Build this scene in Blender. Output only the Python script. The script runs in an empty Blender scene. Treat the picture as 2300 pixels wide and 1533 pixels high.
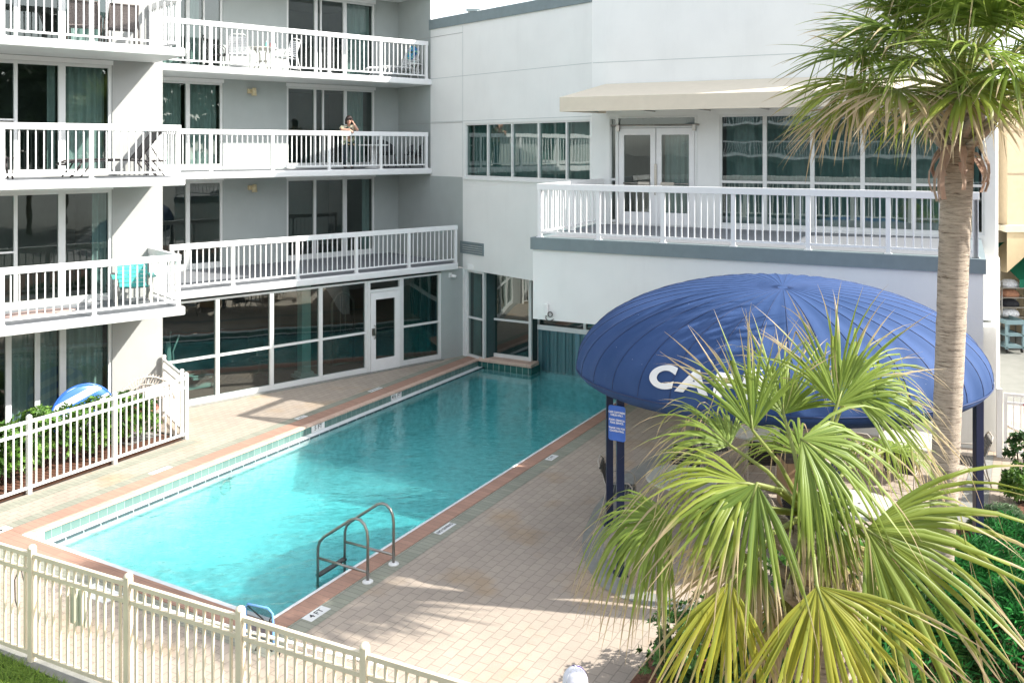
import bpy, bmesh, math, random
from mathutils import Vector, Matrix, noise
R = math.radians
scene = bpy.context.scene
COL = scene.collection
# ------------------------------------------------------------------ camera, world, sun, exposure
F0, H0, CX, HY = 2020.0, 6.1, 1150.0, 333.0          # focal length in photo pixels, eye height, principal column, horizon row
cam_d = bpy.data.cameras.new("camera"); cam = bpy.data.objects.new("camera", cam_d); COL.objects.link(cam)
cam.location = (0, 0, H0); cam.rotation_euler = (R(90), 0, 0)
cam_d.sensor_width = 36; cam_d.lens = F0/2300*36; cam_d.shift_y = (HY-766.5)/2300
cam_d.clip_start = .1; cam_d.clip_end = 2000
scene.camera = cam
scene.render.resolution_x = 1024; scene.render.resolution_y = 682
SUN = Vector((1.28, -.28, 1.0)).normalized()
SUN_EL = math.asin(SUN.z)
w = bpy.data.worlds.new("World"); scene.world = w; w.use_nodes = True
nt = w.node_tree; nt.nodes.clear()
sky = nt.nodes.new("ShaderNodeTexSky"); sky.sky_type = 'NISHITA'; sky.sun_disc = False
sky.sun_elevation = SUN_EL; sky.sun_rotation = math.atan2(SUN.x, SUN.y)
sky.air_density = 1.0; sky.dust_density = 1.0; sky.ozone_density = 1.0
bg = nt.nodes.new("ShaderNodeBackground"); bg.inputs[1].default_value = .15
wo = nt.nodes.new("ShaderNodeOutputWorld")
hs = nt.nodes.new('ShaderNodeHueSaturation'); hs.inputs['Saturation'].default_value = .34; nt.links.new(sky.outputs[0], hs.inputs['Color']); nt.links.new(hs.outputs[0], bg.inputs[0]); nt.links.new(bg.outputs[0], wo.inputs[0])
sd = bpy.data.lights.new("sun", 'SUN'); so = bpy.data.objects.new("sun", sd); COL.objects.link(so)
sd.energy = 3.15; sd.angle = R(.5); sd.color = (1, .955, .88)
so.rotation_euler = (-SUN).to_track_quat('-Z', 'Y').to_euler(); so.location = (20, -5, 20)
scene.view_settings.view_transform = 'Standard'; scene.view_settings.look = 'None'
scene.view_settings.exposure = 1.56; scene.view_settings.gamma = 1
scene.cycles.max_bounces = 8; scene.cycles.transparent_max_bounces = 24
scene.cycles.sample_clamp_indirect = 6

# ------------------------------------------------------------------ helpers: frames of reference
class Fr:
    """A vertical plane: origin o, e runs along it (to the right), n runs into the building."""
    def __init__(s, o, e, n): s.o, s.e, s.n = o, e, n
    def P(s, u, d, z): return Vector((s.o[0]+s.e[0]*u+s.n[0]*d, s.o[1]+s.e[1]*u+s.n[1]*d, z))
    def u(s, px, d):
        r = (px-CX)/F0
        return (r*(s.o[1]+s.n[1]*d)-(s.o[0]+s.n[0]*d))/(s.e[0]-r*s.e[1])
    def z(s, px, py, d): return H0-(py-HY)*s.P(s.u(px, d), d, 0).y/F0
    @property
    def rz(s): return math.atan2(s.e[1], s.e[0])
def frame(o, deg, flip=False):
    e = (math.sin(R(deg)), math.cos(R(deg)))
    n = (-e[1], e[0]) if not flip else (e[1], -e[0])
    return Fr(o, e, n)
FB = frame((-1.45, 26.5), 49.5)                     # hotel facade; u grows to the right, d grows into the hotel
FW = Fr((-1.45, 26.5), (.6494, -.7604), (.7604, .6494))   # white side wall, u grows towards the camera
FT = Fr((2.0, 22.46), (.895, -.446), (.446, .895))  # terrace wall of the white building
FP = Fr((0, 0), (.491, .871), (.871, -.491))        # pool: u along the pool, d across (to the right)
def G(px, py, z=0.0):
    y = (H0-z)*F0/(py-HY); return Vector(((px-CX)/F0*y, y, z))
def at(px, y, z): return Vector(((px-CX)/F0*y, y, z))

# ------------------------------------------------------------------ mesh builder
class MB:
    def __init__(s): s.v = []; s.f = []; s.m = []; s.c = None; s.sm = []
    def add(s, vs, fs, mi=0, smooth=False, col=None):
        b = len(s.v); s.v.extend([tuple(v) for v in vs])
        for f in fs: s.f.append(tuple(b+i for i in f)); s.m.append(mi); s.sm.append(smooth)
        if col is not None:
            if s.c is None: s.c = []
            s.c.extend(col if isinstance(col, list) else [col]*len(vs))
        return b
    def hexa(s, p, mi=0): s.add(p, [(0,3,2,1),(4,5,6,7),(0,1,5,4),(1,2,6,5),(2,3,7,6),(3,0,4,7)], mi)
    def box(s, fr, u0, u1, d0, d1, z0, z1, mi=0):
        s.hexa([fr.P(u0,d0,z0), fr.P(u1,d0,z0), fr.P(u1,d1,z0), fr.P(u0,d1,z0),
                fr.P(u0,d0,z1), fr.P(u1,d0,z1), fr.P(u1,d1,z1), fr.P(u0,d1,z1)], mi)
    def bar(s, a, b, w, h, up=(0,0,1), mi=0):
        a = Vector(a); b = Vector(b); d = (b-a).normalized(); up = Vector(up)
        x = d.cross(up)
        if x.length < 1e-4: x = d.cross(Vector((1,0,0)))
        x.normalize(); y = x.cross(d).normalized(); x *= w/2; y *= h/2
        s.hexa([a-x-y, a+x-y, a+x+y, a-x+y, b-x-y, b+x-y, b+x+y, b-x+y], mi)
    def prism(s, pts, z0, z1, mi=0):
        n = len(pts); vs = [(p[0],p[1],z0) for p in pts]+[(p[0],p[1],z1) for p in pts]
        fs = [tuple(reversed(range(n))), tuple(range(n,2*n))]+[(i,(i+1)%n,n+(i+1)%n,n+i) for i in range(n)]
        s.add(vs, fs, mi)
    def tube(s, pts, r, n=8, mi=0, caps=True, smooth=True, col=None):
        pts = [Vector(p) for p in pts]; k = len(pts)
        rr = r if isinstance(r, (list, tuple)) else [r]*k
        vs = []; prev = None
        for i, p in enumerate(pts):
            d = (pts[min(i+1,k-1)]-pts[max(i-1,0)]).normalized()
            if prev is None:
                x = d.cross(Vector((0,0,1)))
                if x.length < .05: x = d.cross(Vector((1,0,0)))
            else: x = prev-d*prev.dot(d)
            x.normalize(); prev = x; y = d.cross(x)
            for j in range(n):
                a = 2*math.pi*j/n; vs.append(p+(x*math.cos(a)+y*math.sin(a))*rr[i])
        fs = [(i*n+j, i*n+(j+1)%n, (i+1)*n+(j+1)%n, (i+1)*n+j) for i in range(k-1) for j in range(n)]
        if caps: fs += [tuple(reversed(range(n))), tuple(range((k-1)*n, k*n))]
        s.add(vs, fs, mi, smooth, col)
    def lathe(s, c, prof, n=20, mi=0, smooth=True, sx=1, sy=1, rz=0):
        vs = []; k = len(prof)
        for r, z in prof:
            for j in range(n):
                a = 2*math.pi*j/n; x, y = r*math.cos(a)*sx, r*math.sin(a)*sy
                vs.append((c[0]+x*math.cos(rz)-y*math.sin(rz), c[1]+x*math.sin(rz)+y*math.cos(rz), c[2]+z))
        fs = [(i*n+j, i*n+(j+1)%n, (i+1)*n+(j+1)%n, (i+1)*n+j) for i in range(k-1) for j in range(n)]
        fs += [tuple(reversed(range(n))), tuple(range((k-1)*n, k*n))]
        s.add(vs, fs, mi, smooth)
    def ball(s, c, r, n=12, mi=0, sx=1, sy=1, sz=1):
        prof = [(max(1e-4, r*math.sin(math.pi*i/n)), -r*math.cos(math.pi*i/n)*sz) for i in range(n+1)]
        s.lathe(c, prof, n+4, mi, True, sx, sy)
    def wall(s, fr, u0, u1, d0, d1, z0, z1, holes=(), mi=0):
        us = sorted({u0,u1}|{h[0] for h in holes}|{h[1] for h in holes}); us = [x for x in us if u0-1e-6 <= x <= u1+1e-6]
        zs = sorted({z0,z1}|{h[2] for h in holes}|{h[3] for h in holes}); zs = [x for x in zs if z0-1e-6 <= x <= z1+1e-6]
        nu, nz = len(us)-1, len(zs)-1
        def full(i, j):
            if i < 0 or j < 0 or i >= nu or j >= nz: return False
            cu, cz = (us[i]+us[i+1])/2, (zs[j]+zs[j+1])/2
            return not any(h[0] < cu < h[1] and h[2] < cz < h[3] for h in holes)
        for i in range(nu):
            for j in range(nz):
                if not full(i, j): continue
                a, b, c, d = us[i], us[i+1], zs[j], zs[j+1]
                s.add([fr.P(a,d0,c), fr.P(b,d0,c), fr.P(b,d0,d), fr.P(a,d0,d)], [(0,1,2,3)], mi)
                s.add([fr.P(a,d1,c), fr.P(b,d1,c), fr.P(b,d1,d), fr.P(a,d1,d)], [(3,2,1,0)], mi)
                for cond, q in ((full(i-1,j), (a,a,c,d)), (full(i+1,j), (b,b,c,d))):
                    if not cond: s.add([fr.P(q[0],d0,c), fr.P(q[0],d1,c), fr.P(q[0],d1,d), fr.P(q[0],d0,d)], [(0,1,2,3)], mi)
                for cond, zz in ((full(i,j-1), c), (full(i,j+1), d)):
                    if not cond: s.add([fr.P(a,d0,zz), fr.P(b,d0,zz), fr.P(b,d1,zz), fr.P(a,d1,zz)], [(0,1,2,3)], mi)
    def build(s, name, mats, parent=None, bevel=0, recalc=True, origin=None):
        me = bpy.data.meshes.new(name)
        vs = s.v
        if parent is not None:
            wm = PW.get(parent.name); 
            if wm is not None: inv = wm.inverted(); vs = [tuple(inv @ Vector(v)) for v in vs]
        elif origin is not None:
            o = Vector(origin); vs = [tuple(Vector(v)-o) for v in vs]
        me.from_pydata(vs, [], s.f)
        if not isinstance(mats, (list, tuple)): mats = [mats]
        for m in mats: me.materials.append(m)
        me.polygons.foreach_set('material_index', s.m)
        me.polygons.foreach_set('use_smooth', s.sm)
        if s.c is not None:
            a = me.color_attributes.new('Col', 'FLOAT_COLOR', 'POINT')
            a.data.foreach_set('color', [x for c in s.c for x in (c[0],c[1],c[2],1)])
        if recalc:
            bm = bmesh.new(); bm.from_mesh(me); bmesh.ops.recalc_face_normals(bm, faces=bm.faces); bm.to_mesh(me); bm.free()
        me.update()
        ob = bpy.data.objects.new(name, me); COL.objects.link(ob)
        if origin is not None and parent is None: ob.location = origin; PW[ob.name] = Matrix.Translation(origin)
        elif parent is None: PW[ob.name] = Matrix.Identity(4)
        else:
            ob.parent = parent; PW[ob.name] = PW.get(parent.name, Matrix.Identity(4)).copy()
        if bevel:
            b = ob.modifiers.new('bevel', 'BEVEL'); b.width = bevel; b.segments = 2; b.limit_method = 'ANGLE'; b.angle_limit = R(40)
        return ob
PW = {}
def thing(name, label, cat, loc=(0,0,0), rz=0, group=None):
    o = bpy.data.objects.new(name, None); COL.objects.link(o); o.empty_display_size = .2
    o.location = loc; o.rotation_euler = (0,0,rz)
    PW[o.name] = Matrix.Translation(Vector(loc)) @ Matrix.Rotation(rz, 4, 'Z')
    o['label'] = label; o['category'] = cat
    if group: o['group'] = group
    return o
def tag(o, label, cat, group=None, kind=None):
    if label: o['label'] = label
    if cat: o['category'] = cat
    if group: o['group'] = group
    if kind: o['kind'] = kind
    return o
def struct(o): o['kind'] = 'structure'; return o
def dup(root, loc, rz, label, group=None):
    r = root.copy(); COL.objects.link(r); r.location = loc; r.rotation_euler = (0,0,rz); r['label'] = label
    if group: r['group'] = group
    for ch in list(root.children):
        c = ch.copy(); COL.objects.link(c); c.parent = r
        for g in list(ch.children):
            d = g.copy(); COL.objects.link(d); d.parent = c
    return r
def share(proto, mat, parent):
    """another copy of a part, same mesh, placed by its own matrix in the parent's space"""
    c = proto.copy(); COL.objects.link(c); c.parent = parent; c.matrix_local = mat; return c

# ------------------------------------------------------------------ materials
def nn(t, ty, **kw):
    n = t.nodes.new(ty)
    for k, v in kw.items():
        if k.startswith('_'): setattr(n, k[1:], v)
        else: n.inputs[k.replace('_', ' ')].default_value = v
    return n
def base(name):
    m = bpy.data.materials.new(name); m.use_nodes = True; t = m.node_tree
    return m, t, t.nodes['Principled BSDF']
def mat(name, c, rough=.6, metal=0, var=.06, scale=6, bump=0, bscale=60, spec=.5, stain=0, coat=0):
    m, t, p = base(name); p.inputs['Roughness'].default_value = rough; p.inputs['Metallic'].default_value = metal
    p.inputs['Specular IOR Level'].default_value = spec
    tc = nn(t, 'ShaderNodeTexCoord')
    geo = nn(t, 'ShaderNodeNewGeometry')
    n1 = nn(t, 'ShaderNodeTexNoise', Scale=scale, Detail=4.0); t.links.new(geo.outputs['Position'], n1.inputs['Vector'])
    mr = nn(t, 'ShaderNodeMapRange'); mr.inputs[1].default_value = .3; mr.inputs[2].default_value = .7
    mr.inputs[3].default_value = 1-var; mr.inputs[4].default_value = 1+var*.6
    t.links.new(n1.outputs[0], mr.inputs[0])
    mx = nn(t, 'ShaderNodeMix', _data_type='RGBA', _blend_type='MULTIPLY'); mx.inputs[0].default_value = 1
    mx.inputs[6].default_value = (*c, 1); t.links.new(mr.outputs[0], mx.inputs[7]); out = mx.outputs[2]
    if stain:
        n2 = nn(t, 'ShaderNodeTexNoise', Scale=1.3, Detail=8.0, Roughness=.75)
        mp = nn(t, 'ShaderNodeMapping'); mp.inputs['Scale'].default_value = (1.6,1.6,.30)
        t.links.new(geo.outputs['Position'], mp.inputs[0]); t.links.new(mp.outputs[0], n2.inputs['Vector'])
        m2 = nn(t, 'ShaderNodeMapRange'); m2.inputs[1].default_value = .5; m2.inputs[2].default_value = .8
        m2.inputs[3].default_value = 1; m2.inputs[4].default_value = 1-stain
        t.links.new(n2.outputs[0], m2.inputs[0])
        mx2 = nn(t, 'ShaderNodeMix', _data_type='RGBA', _blend_type='MULTIPLY'); mx2.inputs[0].default_value = 1
        t.links.new(out, mx2.inputs[6]); t.links.new(m2.outputs[0], mx2.inputs[7]); out = mx2.outputs[2]
    t.links.new(out, p.inputs['Base Color'])
    if bump:
        n3 = nn(t, 'ShaderNodeTexNoise', Scale=bscale, Detail=3.0); t.links.new(geo.outputs['Position'], n3.inputs['Vector'])
        b = nn(t, 'ShaderNodeBump', Strength=bump, Distance=.01); t.links.new(n3.outputs[0], b.inputs['Height'])
        t.links.new(b.outputs[0], p.inputs['Normal'])
    return m
def mat_brick(name, c1, c2, mortar, bw, rh, ang, off=.5, ms=.006, rough=.85, stain=.18, warm=None):
    m, t, p = base(name); p.inputs['Roughness'].default_value = rough
    geo = nn(t, 'ShaderNodeNewGeometry'); mp = nn(t, 'ShaderNodeMapping'); mp.inputs['Rotation'].default_value = (0,0,R(ang))
    t.links.new(geo.outputs['Position'], mp.inputs[0])
    # joints wander a little
    wn = nn(t, 'ShaderNodeTexNoise', Scale=2.2, Detail=2.0); t.links.new(geo.outputs['Position'], wn.inputs['Vector'])
    wv = nn(t, 'ShaderNodeVectorMath', _operation='SCALE'); wv.inputs['Scale'].default_value = .03
    t.links.new(wn.outputs['Color'], wv.inputs[0])
    ad = nn(t, 'ShaderNodeVectorMath', _operation='ADD'); t.links.new(mp.outputs[0], ad.inputs[0]); t.links.new(wv.outputs[0], ad.inputs[1])
    br = nn(t, 'ShaderNodeTexBrick'); br.offset = off; br.inputs['Scale'].default_value = 1
    br.inputs['Brick Width'].default_value = bw; br.inputs['Row Height'].default_value = rh
    br.inputs['Mortar Size'].default_value = ms; br.inputs['Mortar Smooth'].default_value = .3; br.inputs['Bias'].default_value = 0
    br.inputs['Color1'].default_value = (*c1,1); br.inputs['Color2'].default_value = (*c2,1); br.inputs['Mortar'].default_value = (*mortar,1)
    t.links.new(ad.outputs[0], br.inputs['Vector'])
    n2 = nn(t, 'ShaderNodeTexNoise', Scale=.55, Detail=8.0, Roughness=.65); t.links.new(geo.outputs['Position'], n2.inputs['Vector'])
    m2 = nn(t, 'ShaderNodeMapRange'); m2.inputs[1].default_value = .35; m2.inputs[2].default_value = .75
    m2.inputs[3].default_value = 1.05; m2.inputs[4].default_value = 1-stain; t.links.new(n2.outputs[0], m2.inputs[0])
    mx = nn(t, 'ShaderNodeMix', _data_type='RGBA', _blend_type='MULTIPLY'); mx.inputs[0].default_value = 1
    t.links.new(br.outputs[0], mx.inputs[6]); t.links.new(m2.outputs[0], mx.inputs[7]); out = mx.outputs[2]
    n4 = nn(t, 'ShaderNodeTexNoise', Scale=45.0, Detail=3.0); t.links.new(geo.outputs['Position'], n4.inputs['Vector'])
    m4 = nn(t, 'ShaderNodeMapRange'); m4.inputs[3].default_value = .86; m4.inputs[4].default_value = 1.12; t.links.new(n4.outputs[0], m4.inputs[0])
    mx4 = nn(t, 'ShaderNodeMix', _data_type='RGBA', _blend_type='MULTIPLY'); mx4.inputs[0].default_value = 1
    t.links.new(out, mx4.inputs[6]); t.links.new(m4.outputs[0], mx4.inputs[7]); out = mx4.outputs[2]
    if warm:   # rusty / mossy patches
        n5 = nn(t, 'ShaderNodeTexNoise', Scale=.8, Detail=5.0); mp5 = nn(t, 'ShaderNodeMapping'); mp5.inputs['Location'].default_value = (7,3,0)
        t.links.new(geo.outputs['Position'], mp5.inputs[0]); t.links.new(mp5.outputs[0], n5.inputs['Vector'])
        m5 = nn(t, 'ShaderNodeMapRange'); m5.inputs[1].default_value = .55; m5.inputs[2].default_value = .75; t.links.new(n5.outputs[0], m5.inputs[0])
        mx5 = nn(t, 'ShaderNodeMix', _data_type='RGBA', _blend_type='MULTIPLY'); mx5.inputs[7].default_value = (*warm,1)
        t.links.new(m5.outputs[0], mx5.inputs[0]); t.links.new(out, mx5.inputs[6]); out = mx5.outputs[2]
    t.links.new(out, p.inputs['Base Color'])
    b = nn(t, 'ShaderNodeBump', Strength=.5, Distance=.004); iv = nn(t, 'ShaderNodeMath', _operation='SUBTRACT'); iv.inputs[0].default_value = 1
    t.links.new(br.outputs['Fac'], iv.inputs[1]); t.links.new(iv.outputs[0], b.inputs['Height']); t.links.new(b.outputs[0], p.inputs['Normal'])
    return m
def facing(t, nrm=None, f0=.02):
    """Schlick reflectance that is the same from both sides of the surface"""
    lw = nn(t, 'ShaderNodeLayerWeight', Blend=.5)
    if nrm is not None: t.links.new(nrm, lw.inputs['Normal'])
    p = nn(t, 'ShaderNodeMath', _operation='POWER'); p.inputs[1].default_value = 5; t.links.new(lw.outputs['Facing'], p.inputs[0])
    a = nn(t, 'ShaderNodeMath', _operation='MULTIPLY_ADD', _use_clamp=True); a.inputs[1].default_value = 1-f0; a.inputs[2].default_value = f0
    t.links.new(p.outputs[0], a.inputs[0]); return a.outputs[0]
def mat_glass(name, tint, refl=.06, rough=.01, wob=.0016):
    m = bpy.data.materials.new(name); m.use_nodes = True; t = m.node_tree; t.nodes.clear()
    o = nn(t, 'ShaderNodeOutputMaterial'); tr = nn(t, 'ShaderNodeBsdfTransparent'); tr.inputs[0].default_value = (*tint,1)
    gl = nn(t, 'ShaderNodeBsdfGlossy', Roughness=rough); gl.inputs[0].default_value = (.9,.97,.95,1)
    geo = nn(t, 'ShaderNodeNewGeometry'); nz = nn(t, 'ShaderNodeTexNoise', Scale=1.6, Detail=1.0); t.links.new(geo.outputs['Position'], nz.inputs['Vector'])
    b = nn(t, 'ShaderNodeBump', Strength=1.0, Distance=wob); t.links.new(nz.outputs[0], b.inputs['Height']); t.links.new(b.outputs[0], gl.inputs['Normal'])
    mx = nn(t, 'ShaderNodeMixShader'); t.links.new(facing(t, None, refl), mx.inputs[0])
    t.links.new(tr.outputs[0], mx.inputs[1]); t.links.new(gl.outputs[0], mx.inputs[2]); t.links.new(mx.outputs[0], o.inputs[0])
    return m
def mat_leaf(name, rough=.45, trans=.3, gain=1.0):
    m = bpy.data.materials.new(name); m.use_nodes = True; t = m.node_tree; p = t.nodes['Principled BSDF']; o = t.nodes['Material Output']
    at_ = nn(t, 'ShaderNodeAttribute', _attribute_name='Col'); p.inputs['Roughness'].default_value = rough
    p.inputs['Specular IOR Level'].default_value = .4
    t.links.new(at_.outputs['Color'], p.inputs['Base Color'])
    tl = nn(t, 'ShaderNodeBsdfTranslucent'); t.links.new(at_.outputs['Color'], tl.inputs[0])
    mx = nn(t, 'ShaderNodeMixShader'); mx.inputs[0].default_value = trans
    t.links.new(p.outputs[0], mx.inputs[1]); t.links.new(tl.outputs[0], mx.inputs[2]); t.links.new(mx.outputs[0], o.inputs[0])
    return m
def mat_water(name):
    m = bpy.data.materials.new(name); m.use_nodes = True; t = m.node_tree; t.nodes.clear()
    o = nn(t, 'ShaderNodeOutputMaterial'); geo = nn(t, 'ShaderNodeNewGeometry')
    tr = nn(t, 'ShaderNodeBsdfTransparent'); rf = nn(t, 'ShaderNodeBsdfRefraction', Roughness=0.0, IOR=1.33)
    gl = nn(t, 'ShaderNodeBsdfGlossy', Roughness=.02); gl.inputs[0].default_value = (1,1,1,1)
    mp = nn(t, 'ShaderNodeMapping'); mp.inputs['Rotation'].default_value = (0,0,R(-30)); mp.inputs['Scale'].default_value = (1.0,1.7,1)
    t.links.new(geo.outputs['Position'], mp.inputs[0]); prev = None
    for sc_, am_ in ((1.3,.034),(3.6,.017),(8.5,.0085),(20.0,.0022)):
        n_ = nn(t, 'ShaderNodeTexNoise', Scale=sc_, Detail=1.5, Distortion=.6); t.links.new(mp.outputs[0], n_.inputs['Vector'])
        q_ = nn(t, 'ShaderNodeMath', _operation='MULTIPLY_ADD'); q_.inputs[1].default_value = am_*1.25; t.links.new(n_.outputs[0], q_.inputs[0])
        if prev: t.links.new(prev, q_.inputs[2])
        else: q_.inputs[2].default_value = 0
        prev = q_.outputs[0]
    dp = nn(t, 'ShaderNodeVectorMath', _operation='DOT_PRODUCT'); dp.inputs[1].default_value = (.491,.871,0); t.links.new(geo.outputs['Position'], dp.inputs[0])
    cm_ = nn(t, 'ShaderNodeMapRange'); cm_.inputs[1].default_value = 11.5; cm_.inputs[2].default_value = 18.5; cm_.inputs[3].default_value = 1.7; cm_.inputs[4].default_value = .26; t.links.new(dp.outputs['Value'], cm_.inputs[0])
    ml_ = nn(t, 'ShaderNodeMath', _operation='MULTIPLY'); t.links.new(prev, ml_.inputs[0]); t.links.new(cm_.outputs[0], ml_.inputs[1]); prev = ml_.outputs[0]
    b = nn(t, 'ShaderNodeBump', Strength=1.0, Distance=.75); t.links.new(prev, b.inputs['Height']); t.links.new(b.outputs[0], gl.inputs['Normal'])
    b2 = nn(t, 'ShaderNodeBump', Strength=1.0, Distance=1.6); t.links.new(prev, b2.inputs['Height']); t.links.new(b2.outputs[0], rf.inputs['Normal'])
    m1 = nn(t, 'ShaderNodeMixShader'); m1.inputs[0].default_value = WMIX
    t.links.new(tr.outputs[0], m1.inputs[1]); t.links.new(rf.outputs[0], m1.inputs[2])
    m2 = nn(t, 'ShaderNodeMixShader'); t.links.new(facing(t, b.outputs[0], .03), m2.inputs[0]); t.links.new(m1.outputs[0], m2.inputs[1]); t.links.new(gl.outputs[0], m2.inputs[2])
    # the body of water below the surface lets light straight through
    sx = nn(t, 'ShaderNodeSeparateXYZ'); t.links.new(geo.outputs['Position'], sx.inputs[0])
    gt_ = nn(t, 'ShaderNodeMath', _operation='GREATER_THAN'); gt_.inputs[1].default_value = -.24; t.links.new(sx.outputs[2], gt_.inputs[0])
    tw = nn(t, 'ShaderNodeBsdfTransparent'); m3 = nn(t, 'ShaderNodeMixShader'); t.links.new(gt_.outputs[0], m3.inputs[0]); t.links.new(tw.outputs[0], m3.inputs[1]); t.links.new(m2.outputs[0], m3.inputs[2])
    t.links.new(m3.outputs[0], o.inputs[0])
    va = nn(t, 'ShaderNodeVolumeAbsorption', Density=.62); va.inputs[0].default_value = (.20,.915,.935,1); t.links.new(va.outputs[0], o.inputs[1])
    return m

WMIX = .45
M = {}
M['white'] = mat('white_paint', (.80,.80,.79), .5, var=.03, stain=.05)
M['rail'] = mat('white_railing_paint', (.83,.83,.82), .35, var=.02, stain=.04)
M['wallw'] = mat('white_stucco', (.80,.81,.785), .85, var=.03, scale=1.2, bump=.25, bscale=70, stain=.05)
M['wallg'] = mat('grey_stucco', (.41,.445,.43), .85, var=.04, scale=2, bump=.2, bscale=90, stain=.05)
M['wallc'] = mat('pale_grey_stucco', (.38,.385,.37), .85, var=.04, scale=2, bump=.2, bscale=90, stain=.05)
M['cap'] = mat('slate_grey_trim', (.20,.25,.26), .75, var=.06, stain=.12)
M['deckg'] = mat('grey_deck_coating', (.19,.20,.215), .7, var=.06, stain=.15)
M['frame'] = mat('window_frame_white', (.72,.73,.71), .4, var=.02)
M['room'] = mat('room_walls', (.20,.20,.19), .9)  # even dark grey of the room walls behind the windows
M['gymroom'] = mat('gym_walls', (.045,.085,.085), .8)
M['glass'] = mat_glass('window_glass', (.50,.62,.58), .08)
M['glassg'] = mat_glass('green_window_glass', (.30,.46,.43), .17)
M['curtain'] = mat('curtain_cloth', (.42,.46,.47), .9, var=.05)
M['plaster'] = mat('pool_plaster', (.68,.73,.72), .7, var=.34, scale=7)
M['ledge'] = mat('pool_ledge_white', (.78,.80,.80), .5)
M['tile'] = mat_brick('teal_tile', (.06,.25,.23), (.08,.31,.28), (.45,.55,.52), .16, .16, -60.6, off=0, ms=.006, rough=.25, stain=.1)
M['tiled'] = mat('dark_tile_line', (.06,.09,.10), .3)
M['water'] = mat_water('pool_water')
M['paver'] = mat_brick('beige_pavers', (.44,.37,.30), (.40,.335,.275), (.29,.25,.205), .215, .152, -60.6, ms=.007, warm=(1,.86,.66))
M['paverg'] = mat_brick('green_grey_pavers', (.32,.32,.255), (.27,.28,.22), (.19,.18,.15), .10, .30, -60.6, off=0, ms=.005)
M['coping'] = mat_brick('terracotta_coping', (.44,.26,.19), (.38,.225,.165), (.27,.18,.14), .115, .6, -60.6, off=0, ms=.005, stain=.15)
M['lip'] = mat_brick('pink_coping_lip', (.62,.45,.36), (.55,.38,.30), (.35,.25,.2), .23, .6, -60.6, off=0, ms=.005, stain=.1)
M['concrete'] = mat('concrete', (.27,.27,.245), .85, var=.12, scale=9, bump=.3, bscale=60, stain=.2)
M['asphalt'] = mat('worn_ground', (.20,.20,.18), .9, var=.1, scale=3, stain=.2)
M['mulch'] = mat('red_brown_mulch', (.16,.07,.04), .95, var=.5, scale=30, bump=1.0, bscale=40)
M['navy'] = mat('navy_post_paint', (.012,.022,.06), .35, var=.05)
M['steel'] = mat('stainless_steel', (.36,.34,.31), .28, metal=1, var=.08, scale=10)
M['whiteplastic'] = mat('white_plastic', (.80,.80,.78), .35)
M['fence'] = mat('cream_fence_paint', (.80,.71,.53), .45, var=.08, scale=3, stain=.2)
M['fencew'] = mat('white_fence_paint', (.80,.79,.76), .45, var=.03, scale=3, stain=.06)
M['blackstrap'] = mat('black_vinyl_strap', (.012,.013,.016), .35)
M['whitestrap'] = mat('white_vinyl_strap', (.78,.79,.80), .4)
M['tubebeige'] = mat('beige_tube_frame', (.52,.47,.40), .4)
M['tabletop'] = mat('table_top_offwhite', (.62,.61,.54), .4, var=.04)
M['brown'] = mat('brown_wicker', (.075,.06,.052), .6, var=.3, scale=50)
M['turq'] = mat('turquoise_board', (.05,.40,.36), .45)
M['cream'] = mat('cream_fixture', (.66,.56,.35), .5)
M['dark'] = mat('dark_grey', (.05,.055,.055), .5)
M['black'] = mat('black', (.012,.012,.012), .4)
M['tan'] = mat('tan_stucco', (.62,.50,.34), .85, stain=.1)
M['awning'] = mat('beige_awning_cloth', (.66,.59,.47), .8, var=.03)
M['leaf'] = mat_leaf('leaf'); M['frond'] = mat_leaf('palm_frond', .42, .45)
def mat_bark(name, light, darkc):
    m, t, p = base(name); p.inputs['Roughness'].default_value = .95; geo = nn(t, 'ShaderNodeNewGeometry'); mp = nn(t, 'ShaderNodeMapping'); mp.inputs['Scale'].default_value = (3.2,3.2,26)
    t.links.new(geo.outputs['Position'], mp.inputs[0]); n = nn(t, 'ShaderNodeTexNoise', Scale=1.6, Detail=7.0, Roughness=.72, Distortion=.3); t.links.new(mp.outputs[0], n.inputs['Vector'])
    rp = nn(t, 'ShaderNodeValToRGB'); t.links.new(n.outputs[0], rp.inputs[0]); e = rp.color_ramp.elements
    e[0].position = .36; e[0].color = (*darkc,1); e[1].position = .60; e[1].color = (*light,1); q = e.new(.44); q.color = tuple(a*.72 for a in light)+(1,)
    n2 = nn(t, 'ShaderNodeTexNoise', Scale=2.0, Detail=3.0); t.links.new(geo.outputs['Position'], n2.inputs['Vector']); mr = nn(t, 'ShaderNodeMapRange'); mr.inputs[3].default_value = .7; mr.inputs[4].default_value = 1.25; t.links.new(n2.outputs[0], mr.inputs[0])
    mx = nn(t, 'ShaderNodeMix', _data_type='RGBA', _blend_type='MULTIPLY'); mx.inputs[0].default_value = 1; t.links.new(rp.outputs[0], mx.inputs[6]); t.links.new(mr.outputs[0], mx.inputs[7]); t.links.new(mx.outputs[2], p.inputs['Base Color'])
    b = nn(t, 'ShaderNodeBump', Strength=1.0, Distance=.03); t.links.new(n.outputs[0], b.inputs['Height']); t.links.new(b.outputs[0], p.inputs['Normal']); return m
M['bark'] = mat_bark('palm_bark', (.56,.47,.37), (.15,.115,.08))
M['twig'] = mat('woody_stem', (.12,.085,.06), .9)
M['ink'] = mat('black_lettering', (.02,.02,.02), .5)
M['signblue'] = mat('sign_blue', (.035,.13,.50), .35, stain=.3)
M['skin'] = mat('skin', (.50,.28,.20), .5)
M['hair'] = mat('dark_hair', (.03,.017,.014), .5, var=.3, scale=60)
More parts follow.
